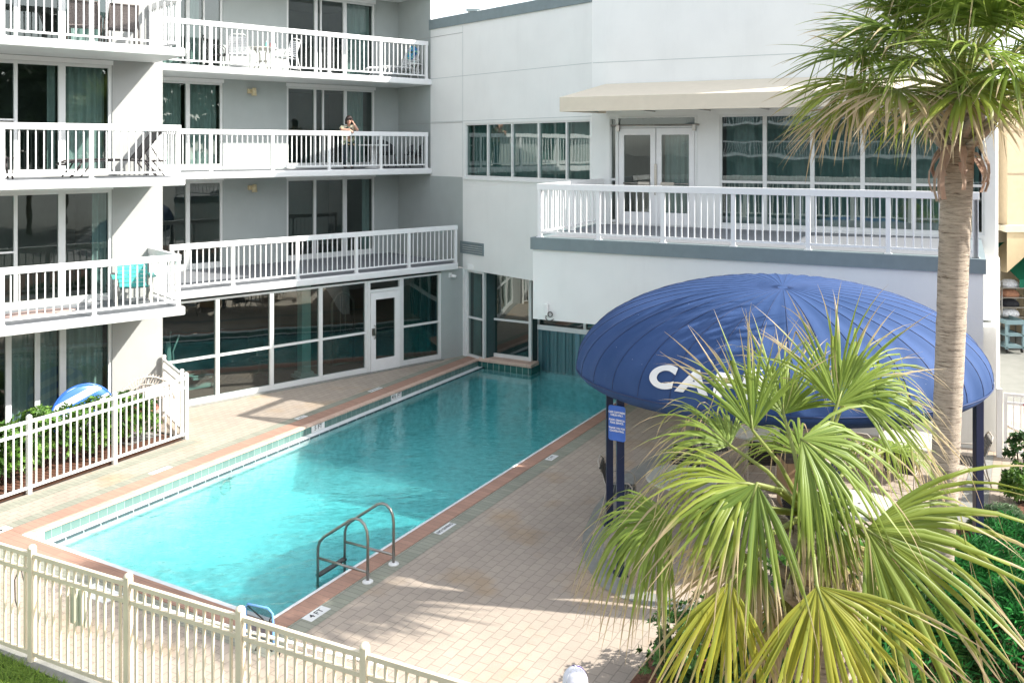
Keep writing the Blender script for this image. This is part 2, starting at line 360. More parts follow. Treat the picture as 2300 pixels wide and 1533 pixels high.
# ------------------------------------------------------------------ ground, pool, deck
def pquad(mb, v0, v1, q0, q1, z, mi=0):
    mb.add([FP.P(v0,q0,z), FP.P(v1,q0,z), FP.P(v1,q1,z), FP.P(v0,q1,z)], [(0,1,2,3)], mi)
QL, QR, V0, V1, V1b, QM = -13.6, -8.43, 8.6, 22.1, 22.5, -11.85
def around(mb, a0, a1, b0, b1, z, h=(V0-.02, V1b+.3, QL-.02, QR+.02)):
    pquad(mb, a0, h[0], b0, b1, z); pquad(mb, h[1], a1, b0, b1, z); pquad(mb, h[0], h[1], b0, h[2], z); pquad(mb, h[0], h[1], h[3], b1, z)
mb = MB(); around(mb, -600, 700, -600, 600, -.03); struct(mb.build('ground', M['asphalt']))
mb = MB()
pquad(mb, 6.62, V0-.02, -15.25, 2.4, 0); pquad(mb, V0-.02, 24.5, QR+.02, 2.4, 0); pquad(mb, V0-.02, 30, -22, QL-.02, 0) if False else None
pquad(mb, V0-.02, 30.5, -15.25, QL-.02, 0); pquad(mb, 13.15, 30.5, -19.5, -15.25, 0)
pquad(mb, 10.9, 24.5, 2.4, 9.5, 0)
struct(mb.build('pool_deck_pavers', M['paver']))
# coping and green border strips
mb = MB()
mb.box(FP, V0-.02, V1+.35, QL-.47, QL-.13, -.1, .012); mb.box(FP, V0-.02, V1b+.4, QR+.02, QR+.30, -.1, .012)
mb.box(FP, V0-.36, V0-.02, QL-.47, QR+.30, -.1, .0125)
cop = struct(mb.build('pool_coping', M['coping'], bevel=.008))
mb = MB(); mb.box(FP, V0-.02, V1+.3, QL-.128, QL+.025, -.035, .016); mb.build('coping_lip', M['lip'], cop, bevel=.02)
mb = MB(); mb.box(FP, V0-.02, V1b+.3, QR-.03, QR+.018, -.05, .016); mb.box(FP, V0-.05, V0+.03, QL-.1, QR+.02, -.05, .0165)
mb.build('coping_lip', M['ledge'], cop, bevel=.012)
mb = MB()
pquad(mb, V0-.36, 30, QL-.72, QL-.474, .004); pquad(mb, V0-.36, V1b, QR+.304, QR+.60, .004)
pquad(mb, V0-.66, V0-.364, QL-.72, QR+.60, .004); pquad(mb, 6.6, 13.1, -15.14, -14.86, .004)
struct(mb.build('green_paver_border', M['paverg']))
mb = MB()   # concrete kerb of the cafe patio, a rounded ring
ring = [G(1655,905), G(1560,958), G(1470,1018), G(1385,1078), G(1335,1140), G(1312,1190), G(1306,1225), G(1318,1275), G(1350,1318), G(1400,1345), G(1480,1366), G(1570,1388), G(1700,1415)]
def offs(pts, w):
    out = []
    for i, p in enumerate(pts):
        d = (pts[min(i+1,len(pts)-1)]-pts[max(i-1,0)]).normalized(); out.append(p+Vector((d.y,-d.x,0))*w)
    return out
inn = offs(ring, -.34)
vs = [(p.x,p.y,.008) for p in ring]+[(p.x,p.y,.008) for p in inn]; k = len(ring)
mb.add(vs, [(i,i+1,k+i+1,k+i) for i in range(k-1)])
struct(mb.build('concrete_kerb_band', M['concrete']))
mb = MB(); a = G(2204,1195); b = G(2232,1022); c = Vector((.45,0,0)); mb.add([a-c+Vector((0,0,.008)), a+Vector((.05,0,.008)), b+Vector((.0,0,.008)), b-c*.9+Vector((0,0,.008))], [(0,1,2,3)])
struct(mb.build('concrete_path', M['concrete']))
mb = MB(); mb.box(FP, 6.42, 6.62, -22, 6, -.2, .02); struct(mb.build('kerb_strip', M['concrete']))
mb = MB(); pquad(mb, -6, 6.42, -30, -3.0, .0); struct(mb.build('lawn_soil', mat('lawn_soil', (.05,.075,.02), .95, var=.4, scale=20)))
mb = MB(); pquad(mb, 6.62, 13.05, -17.6, -15.3, .006); struct(mb.build('hedge_bed_mulch', M['mulch']))
mb = MB(); pquad(mb, 6.62, 13.0, -24, -17.6, .0); pquad(mb, 12.2, 13.0, -17.6, -15.9, .012)
struct(mb.build('patio_boards', mat_brick('grey_patio_boards', (.30,.29,.27), (.26,.25,.24), (.12,.12,.11), 3.0, .12, 29, ms=.01)))
bed = [G(1395,1560), G(1470,1470), G(1560,1405), G(1700,1420), G(1800,1330), G(1880,1260), G(2030,1230), G(2130,1195), G(2250,1150), G(2330,1120), Vector((20,14.5,0)), Vector((20,2,0)), Vector((-.2,2,0)), Vector((.4,8,0))]
mb = MB(); mb.prism(bed, -.1, .025); struct(mb.build('planting_bed_mulch', M['mulch']))
mb = MB(); pquad(mb, 8, 60, 9.55, 40, .002); struct(mb.build('service_alley_paving', mat('alley_concrete', (.40,.40,.385), .85, var=.08, scale=3, stain=.2)))

# pool basin: walls, floor, ledges, water
mb = MB()
zf = -1.25
vs = [FP.P(V0,QL,0), FP.P(V1b+.3,QL,0), FP.P(V1b+.3,QR,0), FP.P(V0,QR,0)]
lo = [Vector((p.x,p.y,-.18)) for p in vs]; bo = [Vector((p.x,p.y,zf)) for p in vs]
mb.add(bo, [(0,1,2,3)]); mb.add(lo+bo, [(0,1,5,4),(1,2,6,5),(2,3,7,6),(3,0,4,7)])
mb.box(FP, V0, V0+1.1, QL, QL+2.0, zf, -.75); mb.box(FP, V0, V0+.6, QL, QL+1.2, -.75, -.45)
pb = struct(mb.build('pool_basin', M['plaster'], recalc=False))
mb = MB()
mb.box(FP, V0+.01, V1b+.3, QL-.05, QL, -.18, -.012); mb.box(FP, V0-.05, V0, QL-.05, QR+.05, -.18, -.012)
mb.box(FP, V0+.01, V1b+.3, QR, QR+.05, -.18, -.012)
mb.build('waterline_tiles', mat_brick('teal_wall_tile', (.10,.19,.17), (.13,.23,.205), (.30,.38,.36), .17, .6, -60.6, off=0, ms=.004, rough=.25, stain=.08), pb)
mb = MB()
LW = .2
mb.box(FP, V0, V1, QL, QL+LW, -.30, -.18); mb.box(FP, V0, V1b+.3, QR-LW-.05, QR, -.30, -.18); mb.box(FP, V0, V0+.14, QL+LW, QR-LW, -.30, -.18)
mb.build('gutter_ledge', M['ledge'], pb)
mb = MB()
k = V0+.2
while k < V1-.2:
    mb.box(FP, k, k+.30, QL+LW-.025, QL+LW+.006, -.22, -.176); mb.box(FP, k, k+.30, QR-LW-.052, QR-LW-.03, -.22, -.176); k += .318
mb.build('ledge_edge_tiles', M['tiled'], pb)
mb = MB()
n = 60
mb.box(FP, V0+.005, V1b+.29, QL+.005, QR-.005, -1.245, -.2)
struct(mb.build('pool_water', M['water']))

# far end sill with coping and tiles
mb = MB(); mb.box(FP, V1, V1b+.1, QL+.02, QM, -.04, .075); sill = struct(mb.build('pool_end_sill', M['lip'], bevel=.03))
mb = MB(); mb.box(FP, V1+.06, V1b+.2, QL, QM-.04, zf, -.36); mb.build('sill_base', M['plaster'], sill)
mb = MB(); mb.box(FP, V1+.05, V1b+.2, QL, QM-.03, -.36, -.04)
mb.build('sill_tiles', mat_brick('teal_sill_tile', (.02,.10,.09), (.03,.13,.11), (.30,.38,.35), .6, .19, -60.6, off=0, ms=.012, rough=.25, stain=.08), sill)
# underwater light on the left wall, skimmer grate at the far end
for (v, q) in ((12.45, QL+.205),):
    t = thing('pool_light', 'round dark underwater light on the pool wall near the hedge', 'pool light', FP.P(v,q,-.46))
    mb = MB()
    pts = [FP.P(v+.13*math.cos(a), q+.015, -.46+.13*math.sin(a)) for a in [i*math.pi/10 for i in range(21)]]
    mb.tube(pts, .02, 6); mb.build('ring', M['steel'], t)
    mb = MB(); pp = [FP.P(v+.115*math.cos(i*math.pi/8), q+.012, -.46+.115*math.sin(i*math.pi/8)) for i in range(16)]
    mb.add(pp, [tuple(range(16))]); mb.build('lens', M['glassg'], t)

# ------------------------------------------------------------------ buildings
def curtain_mesh(fr, u0, u1, d, z0, z1, seed=0, amp=.045, wl=.16):
    mb = MB(); rnd = random.Random(seed); n = max(6, int((u1-u0)/.022)); vs = []; ph = rnd.random()*6
    off = [rnd.uniform(-.01,.01) for _ in range(n+1)]
    for k, z in ((0, z0), (1, z1)):
        for i in range(n+1):
            u = u0+(u1-u0)*i/n; a = amp*(1 if k == 0 else .7)
            vs.append(fr.P(u, d+a*math.sin(2*math.pi*u/wl+ph+1.3*math.sin(u*5+seed))+off[i], z))
    mb.add(vs, [(i, i+1, n+1+i+1, n+1+i) for i in range(n)], 0, True)
    return mb
def bx5(mb, fr, u0, u1, d0, d1, z0, z1):
    """an open-fronted room"""
    P = fr.P
    p = [P(u0,d0,z0),P(u1,d0,z0),P(u1,d1,z0),P(u0,d1,z0),P(u0,d0,z1),P(u1,d0,z1),P(u1,d1,z1),P(u0,d1,z1)]
    mb.add(p, [(0,1,2,3),(4,7,6,5),(1,5,6,2),(0,3,7,4),(3,2,6,7)])
def window(fr, d, u0, u1, z0, z1, mulls, zm=(), parent=None, jamb=.07, mw=.07, foot=.07, head=.07, room=True, curtains=(), glass='glass', depth=3.0, mz=.055, name='window', roommat='room', blank=()):
    """frame (part) > pane, curtain, room_interior; mulls = u centres, zm = z centres"""
    mb = MB(); a, b = d+.03, d+.11
    mb.box(fr, u0, u0+jamb, a, b, z0, z1); mb.box(fr, u1-jamb, u1, a, b, z0, z1)
    mb.box(fr, u0+jamb, u1-jamb, a, b, z0, z0+foot); mb.box(fr, u0+jamb, u1-jamb, a, b, z1-head, z1)
    for m_ in mulls:
        if isinstance(m_, tuple): m_, w_ = m_
        else: w_ = mw
        mb.box(fr, m_-w_/2, m_+w_/2, a-.006, b+.004, z0+foot, z1-head)
    us = [u0+jamb]+[m_[0] if isinstance(m_, tuple) else m_ for m_ in mulls]+[u1-jamb]
    for z in zm:
        for i in range(len(us)-1): mb.box(fr, us[i]+(mw/2 if i else 0), us[i+1]-(mw/2 if i < len(us)-2 else 0), a+.004, b-.004, z-mz/2, z+mz/2)
    w_ = mb.build(name, M['frame'], parent)
    mb = MB(); mb.add([fr.P(u0+.01,d+.08,z0+.01), fr.P(u1-.01,d+.08,z0+.01), fr.P(u1-.01,d+.08,z1-.01), fr.P(u0+.01,d+.08,z1-.01)], [(0,1,2,3)])
    mb.build('pane', M[glass], w_)
    for k, (c0, c1, *zz) in enumerate(curtains):
        curtain_mesh(fr, c0, c1, d+.27, z0+.03, z1-.05, seed=int(abs(c0*37))+k).build('curtain', M[zz[0] if zz else 'curtain'], w_, recalc=False)
    if room:
        mb = MB(); bx5(mb, fr, u0-.02, u1+.02, d+.115, d+depth, z0-.02, z1+.02); mb.build('room_interior', M[roommat], w_, recalc=False)
    return w_

# ---- the hotel: two stepped wings of one building
hotel = thing('hotel_building', 'pale grey four storey hotel wing with white balcony slabs and sliding glass doors', 'hotel', FB.P(-6,2,0))
S = [2.75, 5.49, 8.22, 10.98]                       # slab tops
SW = 3.43; DC = -.25; UC = -8.82                    # recessed wall depth, front wing wall depth, its end
Bu = lambda px, d=SW: FB.u(px, d)
# recessed wall with openings
hl = []
bays = [(Bu(352), Bu(501)), (Bu(644), Bu(842))]
for i in range(3):
    for (a, b) in bays: hl.append((a, b, S[i]+.02, S[i]+2.44))
mb = MB(); mb.wall(FB, UC+.05, 0, SW, SW+.2, S[0]-.16, 13.4, hl); mb.build('recessed_wall', M['wallg'], hotel)
for i in range(3):
    z0 = S[i]+.02
    m1 = [(Bu(423), .11)]; m2 = [(Bu(708.5), .085), (Bu(776), .13)]
    if i == 1:  c1 = [(Bu(372), Bu(414)), (Bu(432), Bu(494))]; c2 = [(Bu(790), Bu(826))]; m2 = [(Bu(709), .07), (Bu(727), .05), (Bu(777), .10)]
    elif i == 2: c1 = [(Bu(369), Bu(416)), (Bu(430), Bu(455))]; c2 = [(Bu(785), Bu(838))]; m1 = [(Bu(423), .1), (Bu(459), .05)]; m2 = [(Bu(711), .1), (Bu(722), .05), (Bu(776), .12)]
    else: c1 = []; c2 = [(Bu(822), Bu(838))]
    window(FB, SW, bays[0][0], bays[0][1], z0, S[i]+2.44, m1, parent=hotel, foot=.15, head=.06, curtains=c1)
    window(FB, SW, bays[1][0], bays[1][1], z0, S[i]+2.44, m2, parent=hotel, foot=.15, head=.06, curtains=c2)
# lintel bands above the windows
for i in range(3):
    zt = S[i+1]-.19
    for (a, b) in bays: mb = MB(); mb.box(FB, a-.02, b+.02, SW-.025, SW, S[i]+2.44, zt); mb.build('lintel_band', M['white'], hotel)
# front wing wall
UL = -26
Cu = lambda px: FB.u(px, DC)
jr = Cu(252)
hl = [(UL+8, jr, S[i]+.02, S[i]+2.44) for i in range(3)]+[(UL+8, jr, .12, 2.46)]
mb = MB(); mb.wall(FB, UL, UC, DC, DC+.2, 0, 13.4, hl); mb.box(FB, UC-.2, UC, DC+.2, SW+.2, 0, 13.4)
mb.build('front_wing_wall', M['wallc'], hotel)
for i in range(4):
    z0, z1 = (S[i-1]+.02, S[i-1]+2.44) if i else (.12, 2.46)
    ms = [Cu(-250), Cu(-120), (Cu(36), .07), (Cu(140), .14)]
    if i == 0: ms = [Cu(-250), Cu(-120), (Cu(20), .11), (Cu(85), .10), (Cu(142), .13)]; cs = [(Cu(95), Cu(134)), (Cu(150), Cu(240)), (Cu(30), Cu(80))]
    elif i == 1: cs = [(Cu(215), Cu(246))]
    elif i == 2: cs = [(Cu(112), Cu(131)), (Cu(150), Cu(243)), (Cu(-100), Cu(-5))]
    else: cs = [(Cu(150), Cu(243)), (Cu(-100), Cu(15))]
    window(FB, DC, UL+8, jr, z0, z1, ms, parent=hotel, foot=.14, head=.07, curtains=cs)
    if i < 4:
        mb = MB(); mb.box(FB, UL+8, jr+.02, DC-.02, DC, z1, (S[i]-.19)); mb.build('lintel_band', M['white'], hotel)
# screen door rail on the front wing
for i in (1, 2):
    mb = MB(); mb.box(FB, Cu(-60), Cu(33), DC+.02, DC+.05, S[i-1]+1.18, S[i-1]+1.22); mb.box(FB, Cu(33)+.0, Cu(33)+.05, DC+.015, DC+.03, S[i-1]+1.16, S[i-1]+1.42); mb.build('screen_door_rail', M['white'], hotel)
# balcony slabs
for i in range(4):
    mb = MB(); mb.box(FB, UL, FB.u(417,-2.1), -2.1, DC, S[i]-.18, S[i]); sl = mb.build('balcony_slab', M['white'], hotel, bevel=.03)
    mb = MB(); mb.box(FB, UL, FB.u(417,-2.1)-.06, -2.04, DC-.004, S[i], S[i]+.006); mb.build('deck_surface', M['deckg'], sl)
    if i == 0: d0, ue = -.12, FB.u(1030,-.12)
    else: d0, ue = 1.54, -.004
    mb = MB(); mb.box(FB, UC+.004, ue, d0, SW, S[i]-.18, S[i]); sl = mb.build('balcony_slab', M['white'], hotel, bevel=.03)
    mb = MB(); mb.box(FB, UC+.01, ue-.05, d0+.06, SW-.004, S[i], S[i]+.006); mb.build('deck_surface', M['deckg'], sl)
# roof, side wall and body
mb = MB(); mb.box(FB, UL, 0, SW+.2, SW+9, 13.3, 13.5); mb.box(FB, UL, UC, DC+.2, SW+.2, 13.3, 13.5); mb.box(FB, UL, 0, SW+8.8, SW+9, 0, 13.3); mb.box(FB, UL, UL+.2, DC+.2, SW+9, 0, 13.3)
mb.build('roof', M['white'], hotel)
# grey return wall in the plane of the white side wall
mb = MB(); mb.box(FW, -SW-8, -1.64, 0, .25, 2.59, 13.4); mb.box(FW, -1.64, 0, .003, .25, 2.59, 5.25)
mb.build('return_wall', M['wallg'], hotel)
mb = MB(); mb.box(FW, -1.64, -1.60, -.02, .25, 9.9, 13.4); mb.build('corner_trim', M['white'], hotel)
mb = MB(); mb.box(FW, -SW+.004, -.004, -.008, .003, 6.86, 6.875); mb.box(FW, -SW+.004, -.004, -.008, .003, 9.5, 9.515)
mb.box(FB, -.85-.0, -.84, SW-.006, SW, 5.5, 13); mb.build('wall_joint', M['wallc'], hotel)
# gym glazing below the first balcony
g = lambda px: FB.u(px, 0)
du0, du1 = g(827), g(902.5)
zt = 2.5
window(FB, 0, UC+.02, du0, .02, zt, [(g(490), .09), (g(612), .10), (g(722), .10)], [1.1], parent=hotel, jamb=.07, foot=.13, head=.05, room=False, glass='glassg', name='gym_window')
window(FB, 0, du1, g(992), .02, zt, [], [1.1], parent=hotel, jamb=.08, foot=.13, head=.05, room=False, glass='glassg', name='gym_window')
mb = MB(); z_d = 2.17
mb.box(FB, du0, du0+.07, .0, .1, 0, zt); mb.box(FB, du1-.07, du1, .0, .1, 0, zt); mb.box(FB, du0+.07, du1-.07, .0, .1, z_d, z_d+.07); mb.box(FB, du0+.07, du1-.07, 0, .1, zt-.06, zt)
gd = mb.build('gym_door', M['frame'], hotel)
mb = MB(); a, b = du0+.08, du1-.08
mb.box(FB, a, a+.15, -.02, .05, .03, z_d-.01); mb.box(FB, b-.15, b, -.02, .05, .03, z_d-.01); mb.box(FB, a+.15, b-.15, -.02, .05, .03, .34); mb.box(FB, a+.15, b-.15, -.02, .05, z_d-.2, z_d-.01)
mb.build('door_leaf', M['white'], gd)
mb = MB(); mb.add([FB.P(a+.1,.02,.3), FB.P(b-.1,.02,.3), FB.P(b-.1,.02,z_d-.1), FB.P(a+.1,.02,z_d-.1)], [(0,1,2,3)])
mb.add([FB.P(a,.06,z_d+.05), FB.P(b,.06,z_d+.05), FB.P(b,.06,zt-.05), FB.P(a,.06,zt-.05)], [(0,1,2,3)]); mb.build('pane', M['glassg'], gd)
mb = MB(); mb.tube([FB.P(a+.1,-.02,.92), FB.P(a+.1,-.09,.94), FB.P(a+.1,-.09,1.26), FB.P(a+.1,-.02,1.28)], .014); mb.tube([FB.P(a+.15,.07,1.05), FB.P(b-.15,.07,1.05)], .014); mb.box(FB, a+.02, a+.14, -.03, -.02, 1.0, 1.2)
mb.build('handle', M['steel'], gd)
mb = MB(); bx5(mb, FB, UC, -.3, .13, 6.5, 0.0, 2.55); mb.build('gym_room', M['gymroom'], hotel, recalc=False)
curtain_mesh(FB, g(915), g(985), .35, .1, 2.4, 5).build('gym_curtain', mat('teal_curtain', (.07,.16,.16), .9), hotel, recalc=False)
mb = MB(); mb.box(FB, UC, g(992), -.12, .0, -.02, .03); mb.build('threshold', M['concrete'], hotel)
mb = MB(); mb.box(FB, g(992)+.0, .02, 0, .25, 0, 2.57); mb.build('pilaster', M['wallg'], hotel)
# gym contents
cu, cd_ = FB.u(683, .75), .75
t = thing('gym_column', 'white square column with stepped base standing behind the gym glass', 'column', FB.P(cu, cd_, 0), FB.rz)
mb = MB(); mb.box(FB, cu-.13, cu+.13, cd_-.13, cd_+.13, .16, 2.5); mb.build('shaft', mat('pale_column', (.60,.72,.70), .6), t)
mb = MB(); mb.box(FB, cu-.26, cu+.26, cd_-.26, cd_+.26, 0, .08); mb.box(FB, cu-.19, cu+.19, cd_-.19, cd_+.19, .08, .16); mb.build('base', M['white'], t)
def cross_trainer(px, d, label):
    u = FB.u(px, d); P = lambda a, b, z: FB.P(u+a, d+b, z)
    t = thing('cross_trainer', label, 'exercise machine', P(0,0,0), FB.rz)
    mb = MB(); mb.bar(P(-.7,0,.08), P(.6,0,.08), .12, .1); mb.bar(P(-.7,-.3,.04), P(-.7,.3,.04), .08, .08); mb.bar(P(.6,-.3,.04), P(.6,.3,.04), .08, .08)
    mb.bar(P(-.45,0,.1), P(-.55,0,1.45), .1, .1); mb.build('frame', M['whiteplastic'], t)
    mb = MB(); mb.lathe(P(.3,-.08,.35), [(.0,0),(.27,0),(.27,.0),(.0,.16)], 16); mb.build('flywheel_cover', M['dark'], t)
    for s_ in (-1, 1):
        mb = MB(); mb.tube([P(.5*-s_,s_*.2,.3), P(-.45,s_*.22,.5), P(-.5,s_*.25,1.1), P(-.35,s_*.28,1.5)], .02); mb.bar(P(.0,s_*.2,.34), P(.35,s_*.2,.32), .14, .05)
        mb.build('arm', M['whiteplastic'], t)
    mb = MB(); mb.box(FB, u-.62, u-.55, d-.18, d+.18, 1.35, 1.65); mb.build('console', M['black'], t)
cross_trainer(425, 1.4, 'white cross trainer behind the leftmost gym pane')
u = FB.u(583, 1.7); P = lambda a, b, z: FB.P(u+a, 1.7+b, z)
t = thing('gym_chair', 'black padded swivel chair behind the gym glass left of the white column', 'chair', P(0,0,0), FB.rz)
mb = MB(); mb.lathe(P(0,0,.42), [(.05,0),(.26,.01),(.27,.06),(.2,.09),(0,.09)], 16); mb.build('seat', M['black'], t)
mb = MB(); mb.box(FB, u-.24, u+.24, 1.9, 1.97, .6, 1.25); mb.build('backrest', M['black'], t, bevel=.1)
mb = MB(); mb.tube([P(0,0,.08), P(0,0,.43)], .03)
for k in range(5): mb.tube([P(0,0,.09), P(.28*math.cos(k*1.257), .28*math.sin(k*1.257), .03)], .018)
mb.tube([P(0,.1,.45), P(0,.24,.7)], .02); mb.build('leg', M['steel'], t)
u = FB.u(770, 1.6); P = lambda a, b, z: FB.P(u+a, 1.6+b, z)
t = thing('gym_machine', 'tall arched steel gym machine behind the glass pane next to the door', 'exercise machine', P(0,0,0), FB.rz)
mb = MB(); mb.tube([P(-.35,0,0), P(-.35,0,1.7), P(-.2,0,1.95), P(0,0,2.02), P(.2,0,1.95), P(.35,0,1.7), P(.35,0,0)], .035)
mb.tube([P(-.08,0,.1), P(-.08,0,1.9)], .012); mb.tube([P(.08,0,.1), P(.08,0,1.9)], .012); mb.tube([P(-.5,.3,.04), P(.5,.3,.04)], .035); mb.tube([P(-.5,-.3,.04), P(.5,-.3,.04)], .035); mb.build('frame', M['steel'], t)
mb = MB()
for k in range(8): mb.box(FB, u-.16, u+.16, 1.54, 1.66, .2+k*.07, .26+k*.07)
mb.build('weight_stack', M['dark'], t)
# cream wall lamps
for px, py in ((562, 205), (563, 421)):
    d = SW; u = FB.u(px, d); z = FB.z(px, py, d)
    mb = MB(); mb.box(FB, u-.09, u+.01, d-.07, d, z-.07, z+.06); mb.lathe(FB.P(u+.06, d-.13, z-.13), [(.055,0),(.075,.0),(.06,.22),(.05,.22)], 14); mb.tube([FB.P(u-.02,d-.06,z), FB.P(u+.05,d-.12,z+.02)], .03)
    mb.build('wall_lamp', M['cream'], hotel)
# security camera on the pilaster
u = FB.u(1012, 0); z = FB.z(1012, 619, 0)
mb = MB(); mb.box(FB, u-.07, u+.03, -.03, 0, z-.05, z+.09); mb.tube([FB.P(u,-.02,z+.03), FB.P(u+.03,-.1,z+.02)], .02); mb.tube([FB.P(u-.03,-.09,z+.01), FB.P(u+.08,-.16,z-.02)], [.045,.045], 12)
sc = mb.build('security_camera', M['whiteplastic'], hotel)
mb = MB(); mb.tube([FB.P(u+.08,-.16,z-.02), FB.P(u+.085,-.163,z-.021)], .03, 12); mb.build('lens', M['black'], sc)

# ---- the white building with the terrace
rest = thing('restaurant_building', 'white stucco building with an upper terrace, beige awning and tall dark windows', 'building', FT.P(4,2,0))
Wu = lambda px: FW.u(px, 0)
wu0, wu1, wz0, wz1 = Wu(1043.5), 5.25, 5.25, 6.82
mb = MB()
mb.wall(FW, -1.64, 5.32, 0, .25, 5.25, 9.75, [(wu0, wu1, wz0, wz1)]); mb.box(FW, 0, 5.32, 0, .25, 2.55, 5.25)
pan = (FW.u(1056,0), FW.u(1082,0))
mb.build('side_wall', M['wallw'], rest)
mb = MB(); mb.box(FW, -1.66, 5.3, -.05, .3, 9.75, 10.05); mb.build('parapet_cap', M['cap'], rest)
mb = MB()
for z in (6.9, 8.23): mb.box(FW, -1.6, 5.3, -.005, 0, z-.008, z+.008)
for z in (8.23,): mb.box(FT, .02, 8.86, -.005, 0, z-.008, z+.008)
mb.box(FW, -.006, .006, -.005, 0, 5.27, 9.7); mb.build('wall_joint', mat('joint_shadow_line', (.52,.56,.55), .9), rest)
window(FW, 0, wu0, wu1, wz0, wz1, [Wu(1093.5), Wu(1148), Wu(1207.5), Wu(1270.5)], parent=rest, jamb=.05, mw=.055, foot=.06, head=.05, glass='glassg', depth=2.5, curtains=[(wu0+.1, wu1-.1, 'curtain')])
mb = MB(); mb.box(FW, Wu(1043)-.02, wu1, -.05, 0, 5.19, 5.25); mb.build('sill', M['white'], rest)
# louvre vent
vu0, vu1 = FW.u(1035,0), FW.u(1087,0); vz1 = FW.z(1040,541,0); vz0 = FW.z(1040,568,0)
mb = MB(); mb.box(FW, vu0, vu1, -.03, -.0, vz0, vz0+.05); mb.box(FW, vu0, vu1, -.03, 0, vz1-.05, vz1); mb.box(FW, vu0, vu0+.05, -.03, 0, vz0+.05, vz1-.05); mb.box(FW, vu1-.05, vu1, -.03, 0, vz0+.05, vz1-.05)
vent = mb.build('louvre_vent', M['cap'], rest)
mb = MB()
for k in range(4):
    z = vz0+.07+k*(vz1-vz0-.1)/4; mb.hexa([FW.P(vu0+.05,-.03,z), FW.P(vu1-.05,-.03,z), FW.P(vu1-.05,-.005,z+.03), FW.P(vu0+.05,-.005,z+.03), FW.P(vu0+.05,-.03,z+.015), FW.P(vu1-.05,-.03,z+.015), FW.P(vu1-.05,-.005,z+.045), FW.P(vu0+.05,-.005,z+.045)])
mb.build('slat', M['cap'], vent)
# ground-floor glass below the side wall
pu0, pu1 = .12, FW.u(1082,0)+.03
mb = MB(); mb.box(FW, 0, .12, 0, .2, 0, 2.55); mb.build('corner_post', M['white'], rest)
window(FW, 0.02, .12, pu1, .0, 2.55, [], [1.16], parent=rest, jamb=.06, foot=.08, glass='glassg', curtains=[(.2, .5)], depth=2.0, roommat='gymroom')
FE = Fr((FP.P(V1b-.1, QL, 0).x, FP.P(V1b-.1, QL, 0).y), (.871, -.491), (.491, .871))     # glass line across the pool's far end
e0 = FE.u(1087, 0); e1 = FE.u(1192, 0); e2 = FE.u(1312, .35)
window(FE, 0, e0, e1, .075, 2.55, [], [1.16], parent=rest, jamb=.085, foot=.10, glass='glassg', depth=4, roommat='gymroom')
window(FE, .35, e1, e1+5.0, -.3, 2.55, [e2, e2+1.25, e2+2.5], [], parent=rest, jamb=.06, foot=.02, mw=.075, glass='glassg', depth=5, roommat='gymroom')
mb = MB(); rnd = random.Random(4); u = e1+.08
mb.box(FE, e1+.06, e1+5, .28, .36, .95, 1.08)
vb = mb.build('strip_curtain_rail', M['white'], rest)
sm3 = []
for c_ in ((.05,.13,.15),(.09,.20,.22),(.16,.32,.38)):
    m_ = bpy.data.materials.new('plastic_strips'); m_.use_nodes = True; pn = m_.node_tree.nodes['Principled BSDF']; pn.inputs['Base Color'].default_value = (*c_,1); pn.inputs['Roughness'].default_value = .15; pn.inputs['Alpha'].default_value = .85; sm3.append(m_)
k = 0
while u < e1+4.9:
    w_ = rnd.uniform(.12,.16); dd = .30+(.03 if k % 2 else 0); cv = rnd.uniform(-.02,.02); b_ = MB()
    b_.add([FE.P(u,dd,-.25), FE.P(u+w_/2,dd-.02-cv,-.25), FE.P(u+w_,dd,-.25), FE.P(u+w_,dd,.96), FE.P(u+w_/2,dd-.02,.96), FE.P(u,dd,.96)], [(0,1,4,5),(1,2,3,4)], 0, True); u += w_*.86; k += 1
    b_.build('curtain_strip', sm3[rnd.choice((0,0,1,1,2))], rest, recalc=False)
# terrace wall (upper floor)
Tu = lambda px: FT.u(px, 0)
TZ = 4.22; TE = 8.88
d0, d1 = Tu(1384), Tu(1566)
s0, s1 = Tu(1369.5), Tu(1383)
g0 = Tu(1616); g1 = TE-.2
ztr = FT.z(1475, 260, 0)
hl = [(s0, d1, TZ+.02, ztr), (g0, g1, TZ+.08, FT.z(1617,257,0))]
mb = MB(); mb.wall(FT, 0, TE, 0, .25, 2.55, 12.0, hl); mb.box(FT, 2.6, TE-.25, -.45, -.2, 0, 2.55)
mb.build('terrace_wall', M['wallw'], rest)
mb = MB(); mb.box(FT, TE-.25, TE, .25, 14, 0, 12.0); mb.box(FT, TE-.25, TE, -.45, .25, 0, 2.5); mb.box(FT, -.25, 0.0, .25, 14, 9.9, 12.0); mb.box(FT, -.25, TE, 14, 14.25, 0, 12.0)
mb.build('end_wall', M['wallw'], rest)
mb = MB(); mb.box(FT, 0, TE-.25, .25, 14, 11.7, 11.9); mb.box(FW, -8, 5.2, .25, 9, 9.5, 9.7); mb.build('roof', M['white'], rest)
zt2 = FT.z(1617,257,0)
window(FT, 0, g0, g1, TZ+.08, zt2, [(Tu(1717), .09), (Tu(1824), .09), (Tu(1937), .09), (Tu(2052), .09)], [FT.z(1617,408,0)], parent=rest, jamb=.05, foot=.06, head=.06, glass='glassg', depth=2.5, curtains=[(g0+.1, g1-.1)])
window(FT, 0, s0, d0-.0, TZ+.06, ztr, [], [FT.z(1376,403,0)], parent=rest, jamb=.035, foot=.06, glass='glass', depth=1.5)
